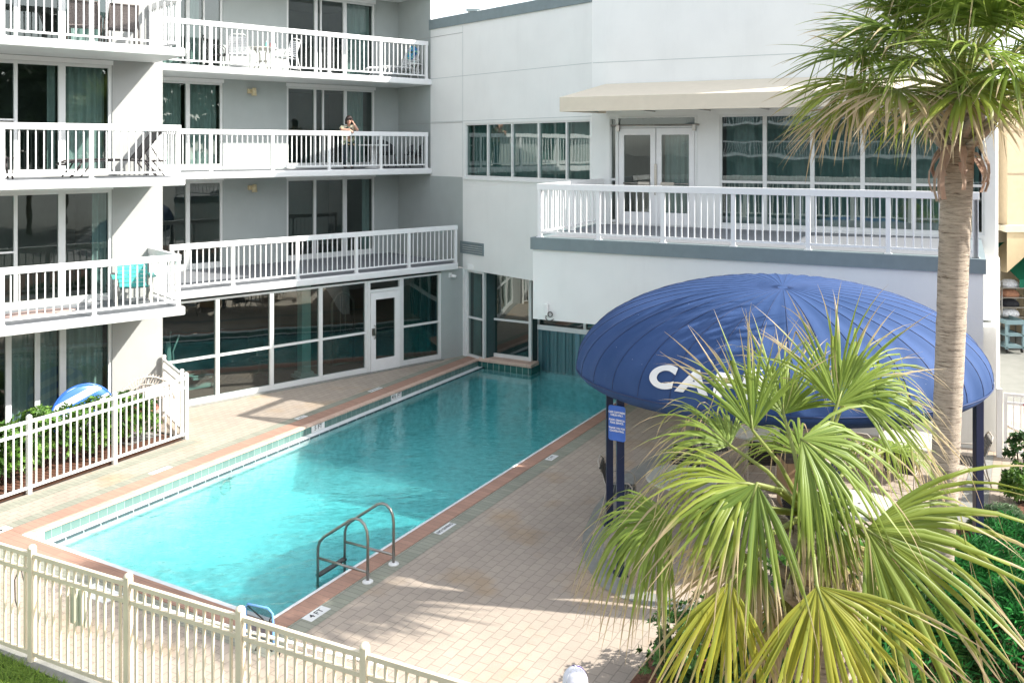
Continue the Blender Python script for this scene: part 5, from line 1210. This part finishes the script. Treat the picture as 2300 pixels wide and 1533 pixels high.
bsh(2280, 1440, .6, (.75,.6,.6), 800, .17, G3, 69, 'dense long-leaved oleander in the lower right corner', name='oleander_shrub', asp=.16, whorl=5, tilt=.6)
bsh(2080, 1480, .5, (.75,.6,.5), 600, .16, G3+G2, 70, 'shaded long-leaved oleander under the right fronds of the low palm', name='oleander_shrub', asp=.16, whorl=5, tilt=.6)
bsh(2290, 1250, .35, (.6,.5,.38), 450, .14, G3, 71, 'low long-leaved oleander below the mulch bed', name='oleander_shrub', asp=.17, whorl=5, tilt=.6)
bsh(1900, 1560, .5, (.8,.6,.5), 600, .15, G3+G2, 72, 'shaded oleander at the foot of the low palm', name='oleander_shrub', asp=.18, whorl=5, tilt=.6)
# needles of mulch on the bed
# lawn
mb = MB(); rn = random.Random(9)
for _ in range(22000):
    v = 6.41-abs(rn.gauss(0,1))*.7; q = rn.uniform(-12.8,-8.6); p = FP.P(v, q, 0); h_ = rn.uniform(.03,.075); a = rn.uniform(0,6.28); w_ = .007
    d = Vector((math.cos(a), math.sin(a), 0)); s_ = Vector((-d.y,d.x,0))*w_; c = lerp3((.10,.20,.02),(.32,.46,.07), rn.random())
    mb.add([p-s_, p+s_, p+d*h_*1.3+Vector((0,0,h_*.8))], [(0,1,2)], 0, False, c)
tag(mb.build('grass', M['leaf'], recalc=False), 'bright mown grass in front of the foreground fence', 'grass', kind='stuff')
# small plants and needles on the mulch bed
mb = MB()
for _ in range(5000):
    p = Vector((rn.uniform(-.2,12), rn.uniform(4.5,13.5), .03))
    if p.x < 1+(13-p.y)*0 and p.y > 8.5: continue
    if p.y > 8.9+.42*(p.x-1): continue
    a = rn.uniform(0,6.28); l = rn.uniform(.03,.1); d = Vector((math.cos(a),math.sin(a),rn.uniform(-.1,.3)))*l; s_ = Vector((-d.y,d.x,0)).normalized()*.006; c = lerp3((.10,.045,.02),(.34,.19,.11), rn.random())
    mb.add([p-s_, p+s_, p+d], [(0,1,2)], 0, False, c)
tag(mb.build('mulch_needles', M['leaf'], recalc=False), 'loose brown needles scattered over the planting bed', 'mulch', kind='stuff')

# ------------------------------------------------------------------ right-hand alley
def tbx(name, label, cat, parts, loc):
    t = thing(name, label, cat, loc)
    for nm, m_, boxes in parts:
        mb = MB()
        for b in boxes: mb.box(*b)
        mb.build(nm, m_, t)
    return t
FX = Fr((0,0),(1,0),(0,1))
AX = lambda px, D: (px-CX)/F0*D
z_ = lambda py, D: H0-(py-HY)*D/F0
D = 26.5; x0 = AX(2263, D)
tbx('tan_building', 'tan stucco building with a panelled upper storey beyond the alley', 'building', [
  ('wall', M['tan'], [(FX, x0, x0+16, D, D+8, z_(505,D), z_(215,D)), (FX, x0+2.2, x0+16, D+2.5, D+8, 0, z_(505,D)-.2)]),
  ('ledge', mat('cream_trim', (.62,.56,.44), .8), [(FX, x0-.15, x0+16, D-.2, D+.0, z_(520,D), z_(505,D)), (FX, x0-.15, x0+16, D, D+3, z_(520,D)+.02, z_(505,D)-.02)]),
  ('panel_joint', mat('tan_joint', (.40,.32,.22), .9), [(FX, x0, x0+6, D-.01, D, z_(390,D)-.02, z_(390,D)+.02), (FX, x0, x0+6, D-.01, D, z_(295,D)-.02, z_(295,D)+.02)])], (x0, D, 0))
mb = MB(); n = 14; vs = []
for k in range(2):
    for i in range(n+1): a = i/n*math.pi/2; vs.append((x0-.1+1.1*(1-math.cos(a))*1.2+.0, D-.15+k*1.6, z_(520,D)-1.25*math.cos(a)*.95+.0))
mb.add(vs+[(x0+1.3,D-.15,z_(520,D)),(x0-.1,D-.15,z_(520,D))], [(i,i+1,n+1+i+1,n+1+i) for i in range(n)]+[tuple(list(range(n+1))+[2*n+3])], 0, True)
tag(mb.build('curved_bracket', mat('bracket_tan', (.60,.48,.30), .8)), 'curved tan bracket under the ledge of the tan building', 'bracket')
D2 = 28.2; mb = MB(); xa_ = AX(2266, D2)
mb.add([(xa_,D2-.6,z_(622,D2)),(xa_+5,D2-.6,z_(600,D2)),(xa_+5,D2+1.5,z_(520,D2)),(xa_,D2+1.5,z_(560,D2)),(xa_,D2-.6,z_(622,D2)-.25),(xa_+5,D2-.6,z_(600,D2)-.25)], [(0,1,2,3),(0,4,5,1)])
o = tag(mb.build('green_awning', mat('green_canvas', (.0,.16,.09), .7), recalc=False), 'dark green awning under the tan building', 'awning'); s_ = o.modifiers.new('thickness','SOLIDIFY'); s_.thickness = .02
D3 = 27.6; x1 = AX(2276, D3)
t = thing('storage_rack', 'metal shelf rack with folded linen and boxes in the alley', 'rack', (x1,D3,0)); mb = MB()
for dx in (-.35,.35):
    for dy in (0,.5): mb.tube([(x1+dx,D3+dy,0),(x1+dx,D3+dy,2.0)], .02, 6)
mb.build('frame', M['steel'], t); mb = MB()
for z in (.9,1.2,1.5,1.8): mb.box(FX, x1-.36, x1+.36, D3, D3+.5, z, z+.03)
mb.build('shelf', M['steel'], t)
for k, (zz, c_) in enumerate(((.93,(.75,.75,.76)),(1.23,(.02,.02,.025)),(1.53,(.35,.17,.10)),(1.83,(.6,.62,.66)))):
    t = thing('linen_stack', ['white linen stack on the lowest shelf of the rack','black bundle on the second shelf of the rack','brown box on the third shelf of the rack','crumpled grey linen on top of the rack'][k], 'linen', (x1,D3+.2,zz), 0, 'things on the storage rack'); mb = MB()
    mb.lathe((x1,D3+.25,zz), [(.3,0),(.33,.05),(.29,.13),(.16,.21),(.02,.22)], 9, smooth=False, sy=.7); mb.build('bundle', mat('bundle', c_, .9, var=.3, scale=20), t)
D4 = 26.8; x2 = AX(2281, D4); t = thing('service_cart', 'grey blue plastic service cart standing in the alley', 'cart', (x2,D4,0))
gb = mat('grey_blue_plastic', (.16,.24,.26), .5)
mb = MB()
for z in (.15,.5,.85): mb.box(FX, x2-.28, x2+.28, D4, D4+.9, z, z+.03)
for z in (.85,): mb.box(FX, x2-.28, x2+.28, D4-.02, D4, z, z+.13); mb.box(FX, x2-.28, x2-.26, D4, D4+.9, z+.03, z+.13); mb.box(FX, x2+.26, x2+.28, D4, D4+.9, z+.03, z+.13)
mb.build('tray', gb, t); mb = MB()
for dx in (-.25,.25):
    for dy in (.03,.85): mb.box(FX, x2+dx-.035, x2+dx+.035, D4+dy-.03, D4+dy+.03, .12, .88)
mb.build('post', gb, t)
for dx in (-.22,.22):
    mb = MB(); mb.tube([(x2+dx-.02,D4+.05,.06),(x2+dx+.02,D4+.05,.06)], .06, 12); mb.build('wheel', M['black'], t)
# gate
gp = G(2238,1024); ge = Vector((.93,-.37,0)); gfr = Fr((gp.x,gp.y),(ge.x,ge.y),(-ge.y,ge.x)); t = thing('white_gate', 'white metal gate with a small red notice at the right edge', 'gate', gp)
for x_ in (0, 1.35): mb = MB(); mb.box(gfr, x_, x_+.1, -.05, .05, 0, 1.35); mb.build('post', M['white'], t)
mb = MB(); mb.box(gfr, .13, .19, -.02, .02, .08, 1.27); mb.box(gfr, 1.26, 1.32, -.02, .02, .08, 1.27)
for z in (.1,1.05,1.22): mb.box(gfr, .19, 1.26, -.02, .02, z, z+.05)
mb.build('gate_frame', M['white'], t)
for k in range(8): mb = MB(); x = .30+k*.125; mb.box(gfr, x-.01, x+.01, -.01, .01, .15, 1.22); mb.build('picket', M['white'], t)
mb = MB(); mb.box(gfr, .47, .87, -.045, -.025, .9, 1.1); nt_ = mb.build('notice', mat('red_notice', (.70,.05,.10), .4), t)
mb = MB(); mb.box(gfr, .5, .84, -.05, -.046, .93, 1.07); mb.build('notice_panel', M['whiteplastic'], nt_)
vs, fs = text_geo('NO EXIT', .075, .001); mb = MB(); mb.add([gfr.P(.67+v.x, -.053, 1.0+v.y) for v in vs], fs); mb.build('lettering', mat('red_ink', (.6,.02,.05), .5), nt_, recalc=False)
mb = MB(); hp = [G(2262,955), G(2275,962), G(2300,972), G(2330,975)]; mb.tube([p+UPZ*.03 for p in hp], .025, 8); tag(mb.build('white_pipe', M['whiteplastic']), 'white pipe lying on the alley floor behind the gate', 'pipe')

# ------------------------------------------------------------------ distance: a tall hotel top over the parapet
t = thing('distant_tower', 'distant white tower top with a pitched roof above the parapet', 'building', (-6,150,0))
D = 150; X = lambda px: AX(px, D); mb = MB()
mb.box(FX, X(1032), X(1170), D, D+20, 0, z_(34,D)); mb.box(FX, X(1050), X(1078), D, D+15, z_(34,D), z_(23,D)+0); mb.build('wall', M['white'], t)
mb = MB(); mb.hexa([Vector((X(1072),D-1,z_(27,D))),Vector((X(1104),D-1,z_(27,D))),Vector((X(1104),D+12,z_(27,D))),Vector((X(1072),D+12,z_(27,D))),Vector((X(1074),D+2,z_(15,D))),Vector((X(1100),D+2,z_(15,D))),Vector((X(1100),D+9,z_(15,D))),Vector((X(1074),D+9,z_(15,D)))])
mb.box(FX, X(1100), X(1150), D+1, D+12, z_(34,D), z_(17,D)); mb.build('roof', M['white'], t)
mb = MB(); mb.box(FX, X(1050)-.2, X(1078), D-.4, D, z_(26,D), z_(23,D)+.2); mb.box(FX, X(1055), X(1075), D-.3, D-.1, z_(33,D), z_(27,D)); mb.build('window', M['cap'], t)
for px in (1115,1126,1137): mb = MB(); mb.tube([(X(px),D+5,z_(20,D)),(X(px),D+5,z_(8 if px != 1115 else 0,D))], .06, 5); mb.build('antenna', M['cap'], t)

# ------------------------------------------------------------------ hotel opposite, plus unseen trees added to darken the window reflections
t = thing('opposite_hotel', 'hotel wing across the lawn, seen only as a reflection in the terrace windows', 'hotel', (-14,-24,0))
OF = Fr((-34,-22),(.995,-.1),(-.1,-.995)); mb = MB(); mb.box(OF, 0, 40, 0, 10, 0, 15); mb.build('wall', mat('opposite_wall', (.24,.27,.26), .9), t)
mb = MB()
for i in range(5): mb.box(OF, 0, 40, -1.6, 0, 2.75*i+2.6, 2.75*i+2.8); mb.box(OF, 0, 40, -1.62, -1.57, 2.75*i+3.75, 2.75*i+3.85)
for i in range(5):
    for k in range(160): mb.box(OF, k*.25, k*.25+.04, -1.61, -1.58, 2.75*i+2.8, 2.75*i+3.75)
mb.build('balcony', M['white'], t)
mb = MB()
for i in range(5):
    for k in range(8): mb.box(OF, 1+k*5, 4+k*5, -.03, 0, 2.75*i+.1, 2.75*i+2.3)
mb.build('window', M['dark'], t)
def tree(label, x, y, h_, r_, seed):  # out-of-view tree, added so the glass mirrors dark leaves instead of bright sky
    t = thing('reflection_tree', label, 'tree', (x,y,0), 0, 'trees added for dark window reflections'); rn = random.Random(seed); mb = MB()
    leaves(mb, crown_pts((x,y,h_*.62), (r_,r_,h_*.38), 900, rn, seed=seed, inner=.6), .75, [(.03,.06,.02),(.05,.09,.03),(.02,.045,.015)], rn, .6, .7, 5); mb.build('crown', M['leaf'], t, recalc=False)
    mb = MB(); mb.tube([(x,y,0),(x+.1,y,h_*.35),(x,y+.1,h_*.7)], [.25,.18,.08], 8); mb.build('trunk', M['twig'], t)
k = 0
for x, y, h_, r_ in ((14,-17,10,4.5),(23,-16,10,4.5),(32,-13,12,5),(42,-4,15,6.5),(45,6,15,6.5),(46,17,15,6.5),(6,-21,10,4.5),(40,-16,14,6)):
    tree(f'{["broad","round","tall","wide","dense","spreading","low","dark"][k]} leafy tree added for reflections {["behind the viewer","behind the right lawn","at the right rear","far to the right","beyond the alley","right of the tan building","straight behind the viewer","in the rear right corner"][k]}', x, y, h_, r_, 80+k); k += 1

# ------------------------------------------------------------------ people
def blob(name, segs, mat_, parent, vox=.010, smooth=3):
    """tapered capsules fused into one continuous surface"""
    mb = MB()
    for a, b, ra, rb2 in segs:
        a = Vector(a); b = Vector(b); d = b-a
        if d.length < 1e-4: mb.ball(a, ra, 10, 0, 1, 1, 1); continue
        d.normalize(); pts = []; rr = []
        for k in range(4): f = math.cos(math.pi/2*k/4+0); pts.append(a-d*ra*f); rr.append(max(.0008, ra*math.sin(math.pi/2*k/4)))
        pts.append(a); rr.append(ra); pts.append(b); rr.append(rb2)
        for k in range(3, -1, -1): pts.append(b+d*rb2*math.cos(math.pi/2*k/4)); rr.append(max(.0008, rb2*math.sin(math.pi/2*k/4)))
        mb.tube(pts, rr, 12)
    o = L(mb, name, mat_, parent); m_ = o.modifiers.new('fuse', 'REMESH'); m_.mode = 'VOXEL'; m_.voxel_size = vox; m_.use_smooth_shade = True
    s_ = o.modifiers.new('soften', 'SMOOTH'); s_.iterations = smooth; s_.factor = .5; return o
def hand(wr, d, up, s=1, curl=.5, thumb=1):
    """palm plus five fingers; d = pointing direction, up = back of the hand"""
    d = Vector(d).normalized(); up = Vector(up); up = (up-d*up.dot(d)).normalized(); sd = d.cross(up)*thumb; wr = Vector(wr); S_ = []
    for k in (-.022,0,.022): S_.append((wr+d*.02+sd*k*.6, wr+d*.075+sd*k, .015, .013))
    for i, (o_, l_) in enumerate(((-.030,.055),(-.010,.068),(.010,.074),(.029,.064))):
        b = wr+d*.085+sd*o_; c1 = b+(d*math.cos(curl*.5)-up*math.sin(curl*.5))*l_*.5; c2 = c1+(d*math.cos(curl*1.3)-up*math.sin(curl*1.3))*l_*.5
        S_ += [(b,c1,.0088,.0082),(c1,c2,.0082,.007)]
    b = wr+d*.03+sd*.028; c1 = b+(d*.6+sd*.75-up*.15).normalized()*.04; c2 = c1+(d*.85+sd*.35-up*.3).normalized()*.032; S_ += [(b,c1,.012,.010),(c1,c2,.010,.008)]
    return S_
# person leaning on the balcony rail: local axes, +y away from the rail is behind her, she faces -y
pu = FB.u(783, 1.92); pp_ = FB.P(pu, 1.92, S[1]+.006)
t = thing('person', 'person with short dark hair and patterned blouse leaning on the balcony rail', 'person', pp_, FB.rz-.42)
hx, hy, hz = .0, -.13, 1.40
railz = 1.10
sk = [((0,-.02,1.22),(hx,-.08,1.33),.050,.047), ((hx,hy+.015,hz),(hx,hy+.005,hz+.045),.078,.082), ((hx,hy-.035,hz-.04),(hx,hy-.045,hz-.065),.05,.038), ((hx,hy-.083,hz+.0),(hx,hy-.095,hz-.018),.012,.013),
      ((hx-.082,hy+.01,hz),(hx-.082,hy+.012,hz+.02),.016,.014), ((hx+.082,hy+.01,hz),(hx+.082,hy+.012,hz+.02),.016,.014),
      ((-.165,-.03,1.235),(-.225,-.12,1.18),.050,.044), ((-.225,-.12,1.18),(-.215,-.24,1.14),.044,.040), ((-.215,-.24,1.14),(.0,-.30,1.14),.038,.026),
      ((.165,-.03,1.235),(.215,-.14,1.16),.05,.044), ((.215,-.14,1.16),(.225,-.24,1.135),.044,.040), ((.225,-.24,1.135),(.135,-.16,1.31),.038,.026)]
sk += hand((.0,-.30,1.14), (.62,-.45,-.45), (0,-.5,.8), 1, .6, 1); sk += hand((.135,-.16,1.31), (-.35,.15,.9), (.85,-.3,0), 1, 1.0, -1)
sk += [((0,.03,.92),(0,-.02,1.15),.10,.09), ((-.09,.02,.10),(-.09,.0,.03),.03,.03), ((.09,.02,.10),(.09,.0,.03),.03,.03)]
blob('body', sk, M['skin'], t, .0075, 2)
bl = [((-.08,.0,1.16),(.08,.0,1.16),.115,.115), ((-.165,-.03,1.23),(-.225,-.12,1.175),.066,.058), ((.165,-.03,1.23),(.213,-.13,1.165),.066,.058), ((-.1,-.02,1.215),(-.165,-.03,1.23),.07,.066), ((.1,-.02,1.215),(.165,-.03,1.23),.07,.066),
      ((-.07,.04,.98),(.07,.04,.98),.115,.115), ((-.09,.06,.82),(.09,.06,.82),.125,.125), ((-.12,.06,.73),(.12,.06,.73),.10,.10)]
bm_, bt, bpn = base('patterned_blouse'); bpn.inputs['Roughness'].default_value = .8; tc_ = nn(bt, 'ShaderNodeNewGeometry'); vz = nn(bt, 'ShaderNodeTexVoronoi', Scale=15.0); bt.links.new(tc_.outputs['Position'], vz.inputs['Vector'])
rz_ = nn(bt, 'ShaderNodeValToRGB'); rz_.color_ramp.interpolation = 'CONSTANT'; bt.links.new(vz.outputs['Color'], rz_.inputs[0]); bt.links.new(rz_.outputs[0], bpn.inputs['Base Color'])
for p_, c_ in ((0,(.03,.05,.04)),(.35,(.55,.50,.38)),(.6,(.20,.26,.16)),(.75,(.50,.36,.20))):
    e = rz_.color_ramp.elements.new(p_); e.color = (*c_,1)
blob('blouse', bl, bm_, t, .012, 3)
tr = [((-.06,.06,.80),(.06,.06,.80),.12,.12)]
for s_ in (-1, 1): tr += [((s_*.085,.05,.76),(s_*.10,.01,.46),.092,.066), ((s_*.10,.01,.46),(s_*.105,.04,.10),.064,.058)]
blob('trousers', tr, mat('dark_trousers', (.018,.035,.045), .8), t, .012, 3)
ha = [((hx,hy+.03,hz+.045),(hx,hy+.015,hz+.06),.106,.099), ((hx-.075,hy+.015,hz+.03),(hx-.085,hy+.03,hz-.075),.045,.036), ((hx+.075,hy+.015,hz+.03),(hx+.085,hy+.03,hz-.075),.042,.032), ((hx,hy+.07,hz+.0),(hx,hy+.07,hz-.06),.075,.06),
      ((hx-.05,hy-.066,hz+.07),(hx+.05,hy-.066,hz+.07),.026,.026)]
blob('hair', ha, M['hair'], t, .009, 2)
mb = MB()
for s_ in (-1, 1): mb.ball((hx+s_*.03,hy-.073,hz+.012), .011, 8, 0, 1.2, .6, .6)
L(mb, 'eyes', M['dark'], t); mb = MB(); mb.ball((hx,hy-.081,hz-.045), .02, 8, 0, 1.1, .4, .3); L(mb, 'mouth', mat('lips', (.45,.10,.09), .5), t)
for s_ in (-1, 1): mb = MB(); mb.ball((s_*.105,-.03,.035), .05, 10, 0, .9, 2.0, .7); L(mb, 'shoe', M['dark'], t)
# person with the cap, mostly below the frame
p = at(1293, 7.55, 0); t = thing('person', 'person seen from above in a white and purple baseball cap at the bottom edge', 'person', p, R(160))
sk = [((0,0,1.36),(0,0,1.46),.055,.052), ((0,.0,1.57),(0,.01,1.61),.085,.088), ((0,-.045,1.53),(0,-.055,1.50),.05,.04), ((0,-.09,1.565),(0,-.105,1.55),.012,.013), ((-.09,.0,1.56),(-.09,.0,1.58),.015,.014), ((.09,.0,1.56),(.09,.0,1.58),.015,.014)]
for s_ in (-1, 1): sk += [((s_*.19,0,1.34),(s_*.23,.02,1.08),.05,.042), ((s_*.23,.02,1.08),(s_*.22,-.06,.84),.038,.026), ((s_*.09,0,.5),(s_*.09,.01,.1),.055,.038)]; sk += hand((s_*.22,-.06,.84), (0,-.15,-1), (s_,0,0), 1, .5, -s_)
sk += [((0,0,.85),(0,0,1.28),.09,.10)]
blob('body', sk, M['skin'], t, .009, 2)
sh = [((-.11,0,1.30),(.11,0,1.30),.115,.115), ((-.08,0,1.24),(.08,0,1.1),.135,.135), ((-.08,0,1.1),(.08,0,1.1),.135,.135), ((-.07,0,.95),(.07,0,.95),.14,.14)]
for s_ in (-1, 1): sh += [((s_*.15,0,1.34),(s_*.215,.01,1.17),.075,.062)]
blob('shirt', sh, mat('white_shirt', (.72,.73,.76), .85), t, .014, 3)
so_ = [((-.06,0,.88),(.06,0,.88),.145,.145)]
for s_ in (-1, 1): so_ += [((s_*.09,0,.82),(s_*.10,0,.5),.10,.085)]
blob('shorts', so_, mat('navy_shorts', (.03,.04,.10), .85), t, .014, 3)
for s_ in (-1, 1): mb = MB(); mb.ball((s_*.10,-.05,.045), .055, 10, 0, .9, 2.1, .75); L(mb, 'shoe', M['whiteplastic'], t)
mb = MB(); vs = []; n = 32; K = 9; cz = 1.625
for i in range(K+1):
    th = math.pi/2*i/K
    for j in range(n): a = 2*math.pi*j/n; vs.append((.107*math.sin(th)*math.cos(a), .012+.118*math.sin(th)*math.sin(a), cz+.135*math.cos(th)))
fs = []; mi = []
for i in range(K):
    for j in range(n):
        fs.append((i*n+j,(i+1)*n+j,(i+1)*n+(j+1)%n,i*n+(j+1)%n)); a = math.degrees(2*math.pi*(j+.5)/n); mi.append(1 if 208 < a < 332 else 0)
b = mb.add(vs, fs, 0, True); mb.m = mi
cap_ = L(mb, 'cap_crown', [mat('cap_white', (.72,.72,.78), .85), mat('cap_purple', (.07,.03,.20), .8)], t, recalc=False)
mb = MB()
for k in range(6): a0_ = k*math.pi/3; mb.tube([(.1085*math.sin(th)*math.cos(a0_), .012+.1195*math.sin(th)*math.sin(a0_), cz+.1365*math.cos(th)) for th in [math.pi/2*i/8 for i in range(9)]], .002, 4)
mb.ball((0,.012,cz+.137), .008, 8); L(mb, 'cap_seam', M['white'], cap_)
mb = MB(); vs = []
for i in range(13):
    a = R(200+140*i/12)
    vs += [(.105*math.cos(a), .012+.115*math.sin(a), cz+.004), (.10*math.cos(a), .012+.115*math.sin(a)-.075*math.sin(math.pi*i/12)**.6, cz-.012)]
mb.add(vs, [(2*i,2*i+1,2*i+3,2*i+2) for i in range(12)], 0, True); o = L(mb, 'cap_brim', mat('brim_purple', (.07,.03,.20), .8), cap_, recalc=False); s_ = o.modifiers.new('thickness','SOLIDIFY'); s_.thickness = .005
